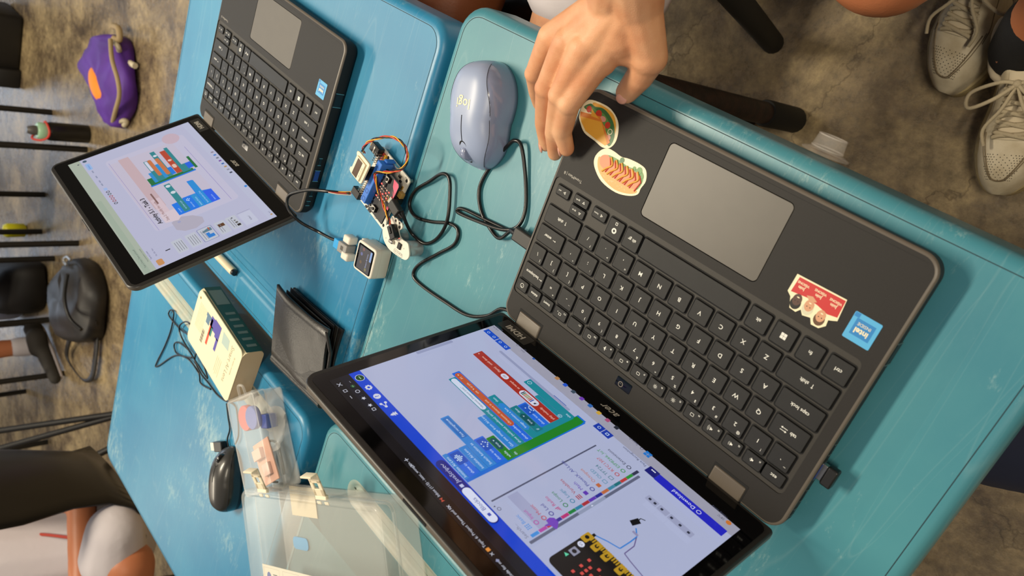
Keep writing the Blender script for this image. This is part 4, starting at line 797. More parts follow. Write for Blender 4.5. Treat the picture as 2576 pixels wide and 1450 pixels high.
# plug + strain relief for the usb cable
mb = MB(); a, b = UP(985, 508, T + .021), UP(1004, 540, T + .020); d = (b - a).normalized(); sd = V((-d.y, d.x, 0)).normalized(); up_ = d.cross(sd); up_ = up_ if up_.z > 0 else -up_
mb.X = Matrix(((d.x, sd.x, up_.x, a.x), (d.y, sd.y, up_.y, a.y), (d.z, sd.z, up_.z, a.z), (0, 0, 0, 1)))
mb.box(0, -.0052, -.0038, .0165, .0052, .0034, mat('usb plug black', '1E1D1B', .5), .0012); mb.box(-.004, -.0035, -.001, 0, .0035, .001, METAL); mb.X = Matrix.Identity(4)
mb.tube([b, b.lerp(UP(1012, 550, T + .0185), 1)], [.0034, .0026], CAB, 10); mb.obj('usb_plug', t)
# twisted wires
def twisted(name, label, pts, cols, r=.00068, R_=.0010, turns=7, k=10):
    P = spline(pts, k); t_ = thing(name, label, 'wires', tuple(P[0])); n = len(P); L0 = V(P[0])
    for ci, c_ in enumerate(cols):
        Q = []
        for i, p in enumerate(P):
            tg = (P[min(i + 1, n - 1)] - P[max(i - 1, 0)]).normalized(); a_ = tg.orthogonal().normalized() if i == 0 else (a_ - tg * a_.dot(tg)).normalized(); b_ = tg.cross(a_)
            an = 2 * PI * (turns * i / (n - 1) + ci / len(cols)); Q.append(p - L0 + (a_ * math.cos(an) + b_ * math.sin(an)) * R_)
        MB().tube(Q, r, c_, 6).obj('wire', t_)
    return t_
tw = twisted('twisted_wires', 'twisted yellow, red and black wires looping from white board to ultrasonic sensor', cp((917, 384, .016), (912, 378, .022), (925, 359, .032), (950, 348, .036), (985, 345, .036), (1010, 358, .034), (1023, 380, .032), (1024, 405, .030), (1012, 424, .028), (985, 432, .026), (962, 434, .025), (944, 436, .030), (944, 448, .030), (952, 480, .024), (962, 510, .022), (972, 535, .024), (980, 560, .027), (982, 568, .027)), (YW, RW, BW))
mb = MB(); mb.X = BM.copy(); tw_i = tw.matrix_basis.inverted(); mb.X = Matrix.Translation(-V(tw.location)) @ BM; mb.box(52 * U, -1.5 * U, .0095, 67 * U, 8.4 * U, .0170, BLK, .0007); mb.box(63 * U, 1 * U, .011, 70 * U, 6 * U, .0150, YW, .0006); mb.box(58 * U, .5 * U, .0172, 60 * U, 7 * U, .0175, SOLD); mb.obj('black_wire_connector', tw)
# sonar
z0 = T + .0205
so = [(.3283, .1163), (.3252, .1225), (.3213, .1267), (.3140, .1300), (.3062, .1312), (.2937, .1305), (.2837, .1290), (.2796, .1262), (.2786, .1215), (.2815, .1160), (.2863, .1113), (.2940, .1120), (.3005, .1108), (.3041, .1068), (.3012, .1035), (.3005, .1000), (.3040, .0975), (.3075, .0988), (.3095, .0975), (.3131, .0968), (.3150, .0985), (.3180, .0970), (.3207, .0995), (.3205, .1060), (.3240, .1105)]
cx, cy = .304, .117; so = ccw([(a - cx, b - cy) for a, b in so]); so = ccw([(v[0], v[1]) for v in spline([(a, b, 0) for a, b in so], 3, True)])
t_ = thing('ultrasonic_sensor', 'rounded white sensor board lying on two silver transducer cans', 'sensor', (cx, cy, T))
mb = MB(); mb.prism(so, .0200, .0216, PCBW)
for a, b in ((.0085, -.0180), (.0020, -.0185), (-.0005 + .0005, -.0150)): mb.ring(circ(a, b + .0005, .0022, 14), .0009, .02165, SOLD); mb.flat(circ(a, b + .0005, .0013, 10), .0217, WELL)
mb.text('OCTOPUS', .0028, -.009, .0105, .02165, PCBK, .05 + PI); mb.ring(rrect(-.0165, .0085, -.0015, .0128, .002, 4), .00025, .02165, PCBK); mb.text('RUS-04', .0016, -.004, -.0030, .02165, PCBK, -.8)
for k in range(4): a = .3 + k * 1.57; mb.text('<', .003, .0 + .016 * math.cos(a) * 1, .004 + .006 * math.sin(a), .02165, PCBK, a) if k in (0, 2) else None
mb.box(-.0110, -.0005, .0216, -.0060, .0060, .0232, BLK, .0003)
for k in range(7): mb.box(-.0108 + .0, 0, 0, 0, 0, 0, SOLD) if 0 else mb.box(-.0118, -.0001 + k * .0009, .0217, -.0052, .0003 + k * .0009, .0220, SOLD)
mb.box(.0005, .0020, .0216, .0075, .0060, .0250, SOLD, .0012); mb.box(-.0045, -.0055, .0216, -.0025, -.0035, .0224, LEDO); mb.obj('board', t_)
mb = MB(); a, b = UP(984, 567, T + .026), UP(992, 598, T + .026); a -= V(t_.location); b -= V(t_.location); d = (b - a).normalized(); sd = V((-d.y, d.x, 0)).normalized()
mb.X = Matrix(((d.x, sd.x, 0, a.x), (d.y, sd.y, 0, a.y), (d.z, sd.z, 1, a.z), (0, 0, 0, 1))); mb.box(0, -.0040, -.0042, .0150, .0040, .0030, BLK, .0006); mb.box(.002, -.0015, .003, .009, .0015, .0042, BLK, .0005); mb.obj('wire_socket', t_)
for a, b in ((.0135, .0035), (-.0130, .0035)):
    mb = MB(); mb.lathe([(.0079, .0), (.0082, .0006), (.0082, .0195), (.0078, .0200)], mat('transducer aluminium', 'C4C8C8', .3, metal=.55), 24, (a, b)); mb.obj('transducer_can', t_)
# smart camera cube
A_, B_, C2_, D_ = [UP(x, y, T + .0205) for x, y in ((903, 602), (886, 671), (929, 707), (950, 632))]
c0 = (A_ + B_ + C2_ + D_) / 4; vx = ((D_ - A_) + (C2_ - B_)).normalized(); vy = ((A_ - B_) + (D_ - C2_)); sx_ = ((D_ - A_).length + (C2_ - B_).length) / 2; sy_ = vy.length / 2; vy = V((-vx.y, vx.x, 0)); 
LM = Matrix(((vx.x, vy.x, 0, c0.x), (vx.y, vy.y, 0, c0.y), (0, 0, 1, T), (0, 0, 0, 1)))
cam_t = thingM('smart_camera', 'white camera cube lying on its back with dark round-cornered screen', 'camera module', LM)
hx_, hy_ = sx_ / 2, sy_ / 2
mb = MB(); mb.prism(rrect(-hx_, -hy_, hx_, hy_, .0045, 5), .0, .0205, WHT, .0016, .0010, 3); mb.ring(rrect(-hx_ - .0001, -hy_ - .0001, hx_ + .0001, hy_ + .0001, .0045, 5), .0002, .0130, SILV); mb.obj('housing', cam_t)
mb = MB(); mb.prism(rrect(-hx_ + .0028, -hy_ + .0028, hx_ - .0028, hy_ - .0028, .0022, 4), .0204, .0207, GLOSS)
SCm = mat('lens screen grey', (.10, .09, .085), .15, emit=1); mb.quad(-.0110, -.0135, .0118, .0125, .0208, SCm)
for a, b, m_ in ((-.006, .004, mat('lens icon blue', (.14, .15, .32), .3, emit=1)), (-.005, -.005, mat('lens icon brown', (.16, .10, .05), .3, emit=1)), (.005, -.010, mat('lens icon olive', (.20, .18, .08), .3, emit=1)), (-.004, .010, mat('lens icon red', (.20, .08, .07), .3, emit=1))): mb.flat(circ(a, b, .0019, 12), .02085, m_)
mb.quad(.0085, .0010, .0116, .0120, .02085, mat('lens bar blue', (.24, .38, .68), .3, emit=1)); mb.text('Smart AI Lens', .0028, .0045, .0, .02085, mat('lens text', (.45, .5, .75), .3, emit=1), PI / 2); mb.obj('screen', cam_t)
mb = MB(); iv = LM.inverted(); q = [iv @ UP(x, y, T + .012) for x, y in ((878, 603), (872, 645), (864, 624))]
for p_ in q[:2]: mb.box(p_.x - .0065, p_.y - .0045, .004, p_.x + .0065, p_.y + .0045, .016, WHT, .0018)
mb.box(-hx_ - .006, -.006, .004, -hx_ + .002, hy_ - .002, .012, WHT, .001); mb.obj('mounting_bracket', cam_t)
mb = MB(); p_ = q[2]; mb.box(p_.x - .0070, p_.y - .0062, .003, p_.x + .0100, p_.y + .0062, .0155, mat('grey socket', '8E8C88', .35), .0008); mb.quad(p_.x - .001, p_.y - .002, p_.x + .004, p_.y + .003, .0156, mat('socket window', '55534E', .3)); mb.obj('phone_socket', cam_t)
t2 = thing('lens_cable', 'black cable with blue plug running from camera cube past the farther laptop', 'cable', (0, 0, 0))
mb = MB(); mb.X = LM; mb.box(p_.x - .0165, p_.y - .0056, .0040, p_.x - .0068, p_.y + .0056, .0150, mat('blue plug', '2E9AD8', .35), .0008); mb.obj('blue_plug', t2)
e0 = LM @ V((p_.x - .016, p_.y + .002, .010))
pl = [tuple(e0)] + cp((832, 600, .010), (800, 583, .012), (760, 562, .026), (735, 540, .036), (722, 515, .040), (725, 495, .040), (742, 485, .038), (780, 478, .034), (825, 482, .028), (862, 486, .018), (880, 487, .014))
MB().tube(spline(pl, 8), .0019, CAB, 10).obj('cord', t2)
mb = MB(); mb.X = BM; mb.box(51.5 * U, 56 * U, .0100, 66 * U, 65 * U, .0165, BLK, .0008); mb.obj('black_wire_connector', t2)
for k, c_ in enumerate((YW, RW, WHT)): MB().tube(spline(cp((826, 482 + k * 1.2, .028 + .0015 * k), (850, 483 + k * 3, .022 + .001 * k), (884, 483 + k * 4, .013)), 5), .0006, c_, 6).obj('wire', t2)

# ---------------------------------------------------------------- white carton
CART = mat('cream carton', 'E8DDB8', .55); GRNB = mat('dark green print', '1E4A42', .5); BRN = mat('brown kraft inside', 'CDB591', .7); PRT = mat('grey print', '8E8A78', .6); PUR = mat('violet print', '5048A0', .5); RPR = mat('red print', 'D0482E', .5); LBL = mat('pale blue print', 'A8BCB4', .5)
q = [UP(x, y, T + .031) for x, y in ((505, 728), (470, 845), (568, 1015), (615, 890))]
c0 = sum(q, V()) / 4; vx = ((q[0] - q[3]) + (q[1] - q[2])).normalized(); vy = V((-vx.y, vx.x, 0)); l_ = ((q[0] - q[3]).length + (q[1] - q[2]).length) / 2; w_ = ((q[1] - q[0]).length + (q[2] - q[3]).length) / 2
KM = Matrix(((vx.x, vy.x, 0, c0.x), (vx.y, vy.y, 0, c0.y), (0, 0, 1, T), (0, 0, 0, 1)))
t_ = thingM('product_carton', 'cream and green product carton with rounded corners and colour prints', 'box', KM)
hl, hw = l_ / 2, w_ / 2
mb = MB(); sec = rrect(-hw, 0, hw, .031, .009, 4)
mb.loft([[(hl, a, b) for a, b in sec], [(-hl, a, b) for a, b in sec]], CART, False, False); nn = len(sec)
mb.add([(-hl, a, b) for a, b in sec], [tuple(range(nn))], BRN); mb.add([(hl, a, b) for a, b in sec], [tuple(range(nn))[::-1]], CART); mb.obj('sleeve', t_)
mb = MB(); o = rrect(-hl, -hw, hl, hw, .009, 5); mb.prism(o, .0300, .0314, CART, .0004); z = .0315
mb.text('Smart AI Lens', .0110, -.045, -.004, z, PRT, PI / 2); mb.text('AI vision module', .0045, -.056, -.01, z, PRT, PI / 2)
for k in range(4): mb.quad(-.030 + k * .004, .004, -.0294 + k * .004, .034 - .003 * (k % 2), z, PRT)
for k in range(7): mb.quad(.038 + k * .0032, -.030, .0385 + k * .0032, .012, z, PRT)
mb.flat(ccw([(-.034, -.036), (-.014, -.036), (-.017, -.018), (-.037, -.020)]), z, LBL)
for a, b, c_, d, m_ in ((-.008, -.036, .004, -.012, PUR), (-.008, -.014, -.002, .006, PUR), (.004, -.036, .012, -.016, PUR), (.012, -.034, .022, -.018, PUR), (.012, -.020, .018, -.004, mat('teal print', '2E7A70', .5)), (.016, -.030, .021, .014, RPR), (.022, -.030, .036, -.024, mat('steel print', '5A7890', .5)), (.024, -.024, .034, -.014, mat('steel print', '5A7890', .5))): mb.quad(a, b, c_, d, z + .0001, m_)
for k in range(12): mb.quad(.036 + k * .0018 * 0 + .0, -.02, .036, -.02, z, PRT) if 0 else mb.quad(.029, .0 + k * .0018, .036, .0008 + k * .0018 + .0004 * (k % 3), z, mat('barcode', '6A6458', .6))
mb.flat(circ(.062, -.034, .002, 10), z, GOLD); mb.obj('top_panel', t_)
mb = MB(); y_ = -hw - .0004; mb.add([(-hl, y_, .003), (hl, y_, .003), (hl, y_, .027), (-hl, y_, .027)], [(0, 1, 2, 3)], GRNB)
for k in range(6): x0 = -hl + .010 + k * .0135; mb.add([(x0, y_ - .0002, .007), (x0 + .005, y_ - .0002, .007), (x0 + .005, y_ - .0002, .021), (x0, y_ - .0002, .021)], [(0, 1, 2, 3)], mat('grey green print', '6E7C74', .6))
mb.add([(hl - .040, y_ - .0002, .005), (hl - .008, y_ - .0002, .005), (hl - .008, y_ - .0002, .024), (hl - .040, y_ - .0002, .024)], [(0, 1, 2, 3)], mat('grey green print', '6E7C74', .6)); mb.obj('green_side_panel', t_)

# ---------------------------------------------------------------- wallet
LEA = mat('black leather', '2E2C2A', .34, var=.3, vscale=140, bump=.2, bscale=420)
q = [UP(x, y, T + z) for x, y, z in ((676, 870, .006), (748, 965, .006), (842, 915, .004), (838, 826, .012), (742, 712, .012))]
WM = Matrix.Translation((.418, .318, T)) @ Matrix.Rotation(math.radians(4), 4, 'Z')
t_ = thingM('folded_wallet', 'black leather folding wallet lying half open, mouth towards the circuit boards', 'wallet', WM)
def sheet(pts, th, m, name, par):
    mb = MB(); n = len(pts[0]); top = [[V(p) for p in r_] for r_ in pts]; rings = []
    for r_ in top: rings.append([tuple(p) for p in r_] + [tuple(p - V((0, 0, th))) for p in r_[::-1]])
    mb.loft(rings, m, True, True); o = mb.obj(name, par); return o
def leaf(z_near, z_far, y0, y1, x0, x1, bulge, nx=14, ny=8):
    R_ = []
    for i in range(nx + 1):
        u_ = i / nx; r_ = []
        for j in range(ny + 1):
            v_ = j / ny; z_ = z_near + (z_far - z_near) * v_ + bulge * math.sin(PI * u_) * (1 - v_ * .6) + .0008 * math.sin(9 * u_ + 5 * v_)
            r_.append((x0 + (x1 - x0) * u_ + .003 * math.sin(PI * v_), y0 + (y1 - y0) * v_ + .002 * math.sin(PI * u_), z_))
        R_.append(r_)
    return R_
sheet(leaf(.004, .004, -.046, .052, -.056, .056, .000), .003, LEA, 'lower_flap', t_)
sheet(leaf(.025, .012, -.050, .056, -.058, .060, .004), .0034, LEA, 'upper_flap', t_)
mb = MB(); mb.tube([(-.057, .053, .008), (.058, .055, .008)], .0075, LEA, 12); mb.obj('spine_fold', t_)
mb = MB(); mb.box(-.052, -.048, .0065, .048, .040, .0078, LEA, .0004); mb.box(-.050, -.050, .0115, .050, .040, .0122, mat('card dark', '17171A', .25), .0003); mb.box(-.048, -.047, .0160, .050, .040, .0172, LEA, .0004); mb.obj('card_pocket', t_)
mb = MB(); mb.tube([(-.056, -.046, .025), (-.061, -.02, .017), (-.060, .03, .012)], .0022, LEA, 8); mb.obj('edge_binding', t_)

# ---------------------------------------------------------------- pen
a, b = UP(591, 688, T + .003), UP(545, 640, T + .003); t_ = thing('marker_pen', 'pale cream marker pen lying in the groove of the blue desk', 'pen', tuple(a)); d = (b - a).normalized()
mb = MB(); ax = Matrix.Translation((0, 0, 0)); L2 = .14
def alongd(prof, m, nm):
    mb = MB(); P = [d * s_ for s_, _ in prof]; mb.tube(P, [r_ for _, r_ in prof], m, 20); mb.obj(nm, t_)
alongd([(.004, .0050), (.006, .0058), (.03, .0058), (.13, .0058), (.134, .0050)], mat('pen barrel cream', 'DCCFB0', .35), 'barrel'); alongd([(0, .0044), (.0045, .0050), (.0046, .0049)], mat('pen end black', '18181C', .2), 'end_plug')

# ---------------------------------------------------------------- clear plastic cases
q0, q1, q2 = V((.456, .412, T)), V((.362, .499, T)), V((.512, .463, T))
vx = (q1 - q0).normalized(); vy = V((-vx.y, vx.x, 0)); 
if vy.dot(q2 - q0) < 0: vy = -vy
CM = Matrix(((vx.x, vy.x, 0, q0.x), (vx.y, vy.y, 0, q0.y), (0, 0, 1, T), (0, 0, 0, 1))); 
t_ = thingM('storage_case', 'frosted clear plastic case holding red, blue and pink electronics parts', 'plastic case', CM)
def shell(mb, x0, y0, x1, y1, z0, z1, th, r, m, open_top=True):
    o = rrect(x0, y0, x1, y1, r, 5); i = inset(o, th); n = len(o)
    mb.loft([[(a, b, z0) for a, b in inset(o, .001)], [(a, b, z0 + .001) for a, b in o], [(a, b, z1) for a, b in o], [(a, b, z1) for a, b in i], [(a, b, z0 + th) for a, b in i]], m, True, False)
    mb.add([(a, b, z0) for a, b in inset(o, .001)], [tuple(range(n))[::-1]], m); mb.add([(a, b, z0 + th) for a, b in i], [tuple(range(n))], m)
Lc, Wc, Hc = .128, .077, .040
sg = -1 if vx.cross(vy).z < 0 else 1
mb = MB(); shell(mb, 0, 0, Lc, Wc, 0, Hc * .62, .0014, .006, FROST); mb.obj('case_body', t_)
mb = MB(); o = rrect(-.0012, -.0012, Lc + .0012, Wc + .0012, .007, 5); n = len(o); i = inset(o, .0013)
mb.loft([[(a, b, Hc * .60) for a, b in i], [(a, b, Hc * .60) for a, b in o], [(a, b, Hc - .002) for a, b in o], [(a, b, Hc) for a, b in inset(o, .002)]], FROST, True, False); mb.add([(a, b, Hc) for a, b in inset(o, .002)], [tuple(range(n))], FROST); mb.ring(inset(o, .003), .0014, Hc + .0001, FROST); mb.obj('case_cover', t_)
mb = MB(); mb.tube(spline([(-.001, .040, .030), (-.012, .036, .034), (-.014, .048, .034), (-.001, .056, .030)], 6), .0018, FROST, 8); mb.obj('hanging_loop', t_)
def inn(name, label, cat, mbld, x, y, z, rz=0): 
    o = mbld.obj(name); o.matrix_world = CM @ Matrix.Translation((x, y, z)) @ Matrix.Rotation(rz, 4, 'Z'); return tag(o, label, cat)
mb = MB(); mb.lathe([(.0165, 0), (.0170, .001), (.0170, .008), (.016, .009)], mat('red disc', 'C84A48', .4), 28); inn('round_disc', 'red round disc inside the frosted case', 'disc', mb, .028, .056, .0215)
mb = MB(); mb.lathe([(.0150, 0), (.0155, .001), (.0155, .006), (.0145, .007)], mat('blue disc', '3A54A8', .4), 28); inn('round_disc', 'blue round disc inside the frosted case', 'disc', mb, .031, .034, .0255)
mb = MB(); mb.box(-.009, -.008, 0, .009, .008, .016, mat('blue block', '3048A0', .4), .001); inn('servo_motor', 'small blue block beside the blue disc in the case', 'motor', mb, .040, .017, .010, .2)
mb = MB(); mb.box(-.028, -.022, 0, .028, .022, .002, mat('pink board', 'D8A48C', .5), .0005); mb.box(-.020, -.004, .002, -.006, .018, .008, mat('pale pink', 'E0B8A8', .5), .0005); mb.box(.002, -.012, .002, .018, .006, .006, mat('pale pink', 'E0B8A8', .5), .0005); inn('pink_board', 'pinkish board at the near end of the frosted case', 'circuit board', mb, .090, .042, .019, -.15)
mb = MB(); mb.tube(spline([(.030 * math.cos(a) * .9, .026 * math.sin(a), .002 * math.sin(3 * a)) for a in [k * .5 for k in range(12)]], 4), .0016, CAB, 8); inn('coiled_wire', 'black wire coiled around the pink board in the case', 'wire', mb, .092, .038, .0125)
mb = MB(); mb.loft([[(.020 * (1 - .2 * abs(i - 3)) * math.cos(a) + (i - 3) * .007, (.010 + .003 * math.sin(4 * a + i)) * math.sin(a), .010 + .007 * math.sin(a + .3 * i)) for a in [2 * PI * k / 14 for k in range(14)]] for i in range(7)], FROST, True, True); inn('plastic_bag', 'crumpled clear bag inside the frosted case', 'bag', mb, .052, .012, .002, .3)
# big flat case with printed card
q = [UP(x, y, T + .052) for x, y in ((600, 1222), (950, 1262), (650, 1450), (990, 1450))]
vx = (q[1] - q[0]).normalized(); vy = V((vx.y, -vx.x, 0)); 
if vy.dot(q[2] - q[0]) < 0: vy = -vy
wd = (q[1] - q[0]).length; ln_ = .205
q[0] = q[0] + vy * .005; DM = Matrix(((vx.x, vy.x, 0, q[0].x), (vx.y, vy.y, 0, q[0].y), (0, 0, 1, T), (0, 0, 0, 1)))
t_ = thingM('organizer_case', 'large clear organizer case with two raised latches and printed parts card', 'plastic case', DM)
CL2 = mat('milky clear plastic', 'F0EEE4', .18, alpha=.20)
mb = MB(); shell(mb, .003, .003, wd - .003, ln_, 0, .034, .0014, .010, CL2); mb.obj('case_body', t_)
mb = MB(); o = rrect(0, 0, wd, ln_ + .003, .014, 6); n = len(o); i = inset(o, .0014)
mb.loft([[(a, b, .032) for a, b in i], [(a, b, .032) for a, b in o], [(a, b, .049) for a, b in o], [(a, b, .0515) for a, b in inset(o, .0022)], [(a, b, .0515) for a, b in inset(o, .006)], [(a, b, .0505) for a, b in inset(o, .0075)]], CL2, True, False); mb.add([(a, b, .0505) for a, b in inset(o, .0075)], [tuple(range(n))], CL2); mb.obj('case_cover', t_)
for a in (.055, .188):
    mb = MB(); mb.box(a - .011, -.004, .046, a + .011, .002, .050, CREAMP, .0008); mb.X = Matrix.Translation((a, -.003, .049)) @ Matrix.Rotation(-.3, 4, 'X') @ Matrix.Diagonal((1.1, 1.25, 1.1, 1))
    mb.box(-.010, -.016, -.001, -.0045, .0, .001, CREAMP, .0005); mb.box(.0045, -.016, -.001, .010, 0, .001, CREAMP, .0005); mb.box(-.010, -.007, -.001, .010, 0, .001, CREAMP, .0005); mb.box(-.010, -.022, -.001, .010, -.013, .001, CREAMP, .0005); mb.box(-.010, -.023, -.001, .010, -.021, .008, CREAMP, .0005)
    mb.box(-.011, .006, -.0002, -.004, .009, .0012, CREAMP, .0004); mb.box(.003, .006, -.0002, .010, .009, .0012, CREAMP, .0004); mb.obj('latch', t_)
mb = MB(); CW = mat('white card', 'DCD6C4', .6); mb.box(.026, .094, .0455, wd - .016, ln_ - .004, .0462, CW)
INK = mat('card ink', '3A3A46', .6); INB = mat('card ink blue', '3450A0', .6)
for i_ in range(5):
    for j_ in range(3):
        x_, y_ = .045 + i_ * .046, .104 + j_ * .030; mb.ring(rrect(x_ - .016, y_ - .007, x_ + .022, y_ + .019, .001, 2), .0003, .0464, mat('card line', 'A8A49A', .6)) 
        mb.flat(circ(x_ - .004, y_ + .005, .0052 if i_ == 0 else .003, 12, .007 if i_ == 0 else .004), .04635, INB if i_ == 0 else INK); mb.quad(x_ + .006, y_, x_ + .016, y_ + .0012, .04635, INK)
mb.obj('parts_card', t_)
o_ = MB().box(0, 0, 0, .060, .038, .0006, mat('buff card', 'D8CBAE', .6)).obj('blank_card'); o_.matrix_world = DM @ Matrix.Translation((.036, .006, .0016)); tag(o_, 'blank buff card inside the large clear case, near its latch edge', 'card')
o_ = MB().prism(rrect(0, 0, .036, .016, .006, 4), 0, .001, mat('light blue tab', '4A9CD0', .4)).obj('blue_tab'); o_.matrix_world = DM @ Matrix.Translation((.030, .072, .0016)); tag(o_, 'light blue rounded tab inside the large clear case', 'tab')

# ---------------------------------------------------------------- black mouse cable, its usb plug
t_ = thing('mouse_cord', 'thin black mouse cable bundled beside the cream carton', 'cable')
MB().tube(spline(cp((592, 1118, .004), (600, 1095, .003), (598, 1050, .002), (590, 1020, .002), (565, 1008, .002), (545, 992, .002), (525, 965, .003), (505, 940, .004), (490, 905, .005), (500, 870, .008), (488, 830, .012), (470, 810, .010), (452, 820, .006), (455, 845, .005), (480, 890, .006), (512, 940, .008), (522, 950, .008), (505, 900, .010), (480, 850, .008), (455, 830, .004), (432, 805, .003), (424, 790, .003), (430, 780, .004), (437, 790, .004), (430, 830, .002), (415, 870, .002), (392, 918, .002), (400, 920, .002), (440, 895, .002), (480, 900, .003), (478, 885, .004), (450, 862, .003), (438, 868, .003), (445, 890, .003), (475, 905, .004), (500, 940, .004), (505, 965, .002), (530, 980, .002)), 6), .0012, CAB, 8).obj('bundled_cord', t_)
MB().tube(spline(cp((575, 1125, .003), (572, 1105, .003), (578, 1080, .002), (574, 1050, .002), (570, 1015, .002)), 6), .0012, CAB, 8).obj('plug_cord', t_)
mb = MB(); a, b = UP(560, 1124, T + .006), UP(514, 1123, T + .006); d = (b - a).normalized(); sd = V((-d.y, d.x, 0)); mb.X = Matrix(((d.x, sd.x, 0, a.x), (d.y, sd.y, 0, a.y), (0, 0, 1, a.z), (0, 0, 0, 1)))
mb.box(-.004, -.0075, -.0045, .020, .0075, .0045, BLK, .001); mb.box(.020, -.006, -.0022, .034, .006, .0022, METAL, .0003); mb.obj('usb_plug', t_)
# ---------------------------------------------------------------- people
SKIN = mat('skin tan', 'DBA67C', .5, sss=.08, var=.16, vscale=35, col2='CB8A60', bump=.22, bscale=1300)
SKIND = mat('skin brown', '7A4426', .45, sss=.08, bump=.2, bscale=300)
SKINO = mat('skin warm', 'BE7650', .45, sss=.1, bump=.2, bscale=300)
NAIL = mat('finger nail', 'D9A08A', .25)
WCL = mat('white school cloth', 'CFC8CC', .75, bump=.6, bscale=60)
NAVY = mat('navy cloth', '1A2036', .75, bump=.6, bscale=50)
def body(parts, name, parent, m, voxel, sm=6, extra=None):
    vs, fs = blob(parts, voxel, sm); mb = MB(); mb.add(vs, fs, m, True)
    if extra: vs2, fs2 = extra; mb.add(vs2, fs2, m, True)
    return mb.obj(name, parent)
def J(a, b, z): return UP(a, b, T + z)
def W_(*p): return V(p)
H = []
fing = {
 'index': [(1506, 150, .066), (1432, 262, .060), (1414, 332, .040), (1425, 374, .029)],
 'middle': [(1470, 124, .074), (1408, 240, .062), (1393, 335, .034), (1396, 386, .016)],
 'ring': [(1426, 108, .072), (1372, 222, .056), (1367, 312, .028), (1374, 364, .012)],
 'little': [(1386, 92, .062), (1343, 186, .044), (1349, 232, .024), (1356, 262, .011)]}
rad = {'index': (.0118, .0086, .0078, .0066), 'middle': (.0118, .0086, .0076, .0064), 'ring': (.0112, .0082, .0073, .0062), 'little': (.0104, .0074, .0066, .0056)}
WL, WR, WC = J(1536, 8, .074), J(1604, 6, .074), J(1570, 4, .076)
for f, q in fing.items():
    P = [J(*a) for a in q]; r = rad[f]
    for i in range(3): H.append((P[i], r[i] * .98, P[i + 1], r[i + 1]))
    H.append((P[1] + V((0, 0, .0004)), r[1] * 1.04)); H.append((P[0] - V((0, 0, .0006)), r[0] * .98))
    H.append((WL.lerp(WR, {'little': .05, 'ring': .3, 'middle': .6, 'index': .9}[f]), .0150, P[0] - V((0, 0, .003)), .0118))
tm, ti, tt = J(1634, 144, .050), J(1611, 190, .041), J(1577, 232, .028)
H += [(WR, .0165, tm, .0130), (tm, .0125, ti, .0102), (ti, .0104, tt, .0086), (tm + V((0, 0, .001)), .0132)]
H += [(J(1560, 110, .060), .0150, J(1600, 130, .052), .0120), (J(1500, 90, .066), .0150, J(1560, 90, .064), .0170), (J(1450, 90, .066), .0135, J(1520, 60, .070), .0160)]
AE = J(1600, -330, .140)
H += [(WL, .0165, AE + V((-.008, 0, 0)), .026), (WR, .0180, AE + V((.008, 0, 0)), .028)]
t_ = thing('person', 'student reaching in from above, right hand gripping the big laptop corner, pale shorts', 'person', (.30, -.50, 0))
ofs = -V(t_.location)
def shift(vf): return ([tuple(V(p) + ofs) for p in vf[0]], vf[1])
hand = shift(blob(H, .0012, 12))
B = [(W_(.36, -.55, .53), .085, W_(.345, -.05, .525), .058), (W_(.20, -.58, .53), .085, W_(.19, -.40, .52), .06), (W_(.345, -.05, .50), .052, W_(.31, .10, .08), .036), (W_(.31, .10, .05), .036, W_(.31, .22, .04), .03), (W_(.19, -.40, .50), .05, W_(.20, -.66, .10), .035),
     (W_(.28, -.60, .55), .13, W_(.28, -.66, .85), .13), (W_(.28, -.66, .95), .14, W_(.28, -.66, 1.08), .12), (W_(.28, -.66, 1.1), .05, W_(.28, -.64, 1.25), .05),
     (W_(.40, -.64, 1.10), .055, W_(.46, -.50, .90), .042), (W_(.46, -.50, .90), .040, AE, .030), (W_(.16, -.64, 1.10), .055, W_(.08, -.62, .85), .04), (W_(.28, -.62, 1.34), .09)]
bd = shift(blob(B, .009, 5)); mb = MB(); mb.add(bd[0], bd[1], SKIN, True); mb.add(hand[0], hand[1], SKIN, True); bo = mb.obj('body', t_)
def nail(c, d, wv, name='fingernail'):
    d = d.normalized(); n_ = wv; s_ = d.cross(n_).normalized(); n_ = s_.cross(d).normalized(); mb = MB()
    mb.X = Matrix(((d.x, s_.x, n_.x, c.x + ofs.x), (d.y, s_.y, n_.y, c.y + ofs.y), (d.z, s_.z, n_.z, c.z + ofs.z), (0, 0, 0, 1)))
    mb.ball((0, 0, 0), (.0060, .0046, .0015), NAIL, 8); mb.obj(name, t_)
cv = lambda p: (CAM - p).normalized()
for f, dz in (('index', .0056), ('ring', .0052)):
    P = [J(*a) for a in fing[f]]; d = P[3] - P[2]; n_ = (V((.75, .1, .65)) if f == 'index' else V((.3, -.1, .95))); n_ = (n_ - d.normalized() * n_.dot(d.normalized())).normalized(); nail(P[3] + n_ * dz + d.normalized() * .001, d, n_)
d = tt - ti; n_ = cv(tt); n_ = (n_ - d.normalized() * n_.dot(d.normalized())).normalized(); nail(tt + n_ * .0076, d, n_)
body([(W_(.36, -.56, .53) + ofs, .112, W_(.350, -.190, .53) + ofs, .088), (W_(.20, -.58, .53) + ofs, .11, W_(.17, -.42, .51) + ofs, .08), (W_(.28, -.62, .56) + ofs, .145, W_(.28, -.64, .66) + ofs, .145)], 'shorts', t_, WCL, .008, 4)
body([(W_(.28, -.64, .64) + ofs, .15, W_(.28, -.66, 1.04) + ofs, .145), (W_(.40, -.64, 1.08) + ofs, .075, W_(.45, -.54, .94) + ofs, .065), (W_(.16, -.64, 1.08) + ofs, .075, W_(.10, -.63, .92) + ofs, .065)], 'shirt', t_, WCL, .01, 3)
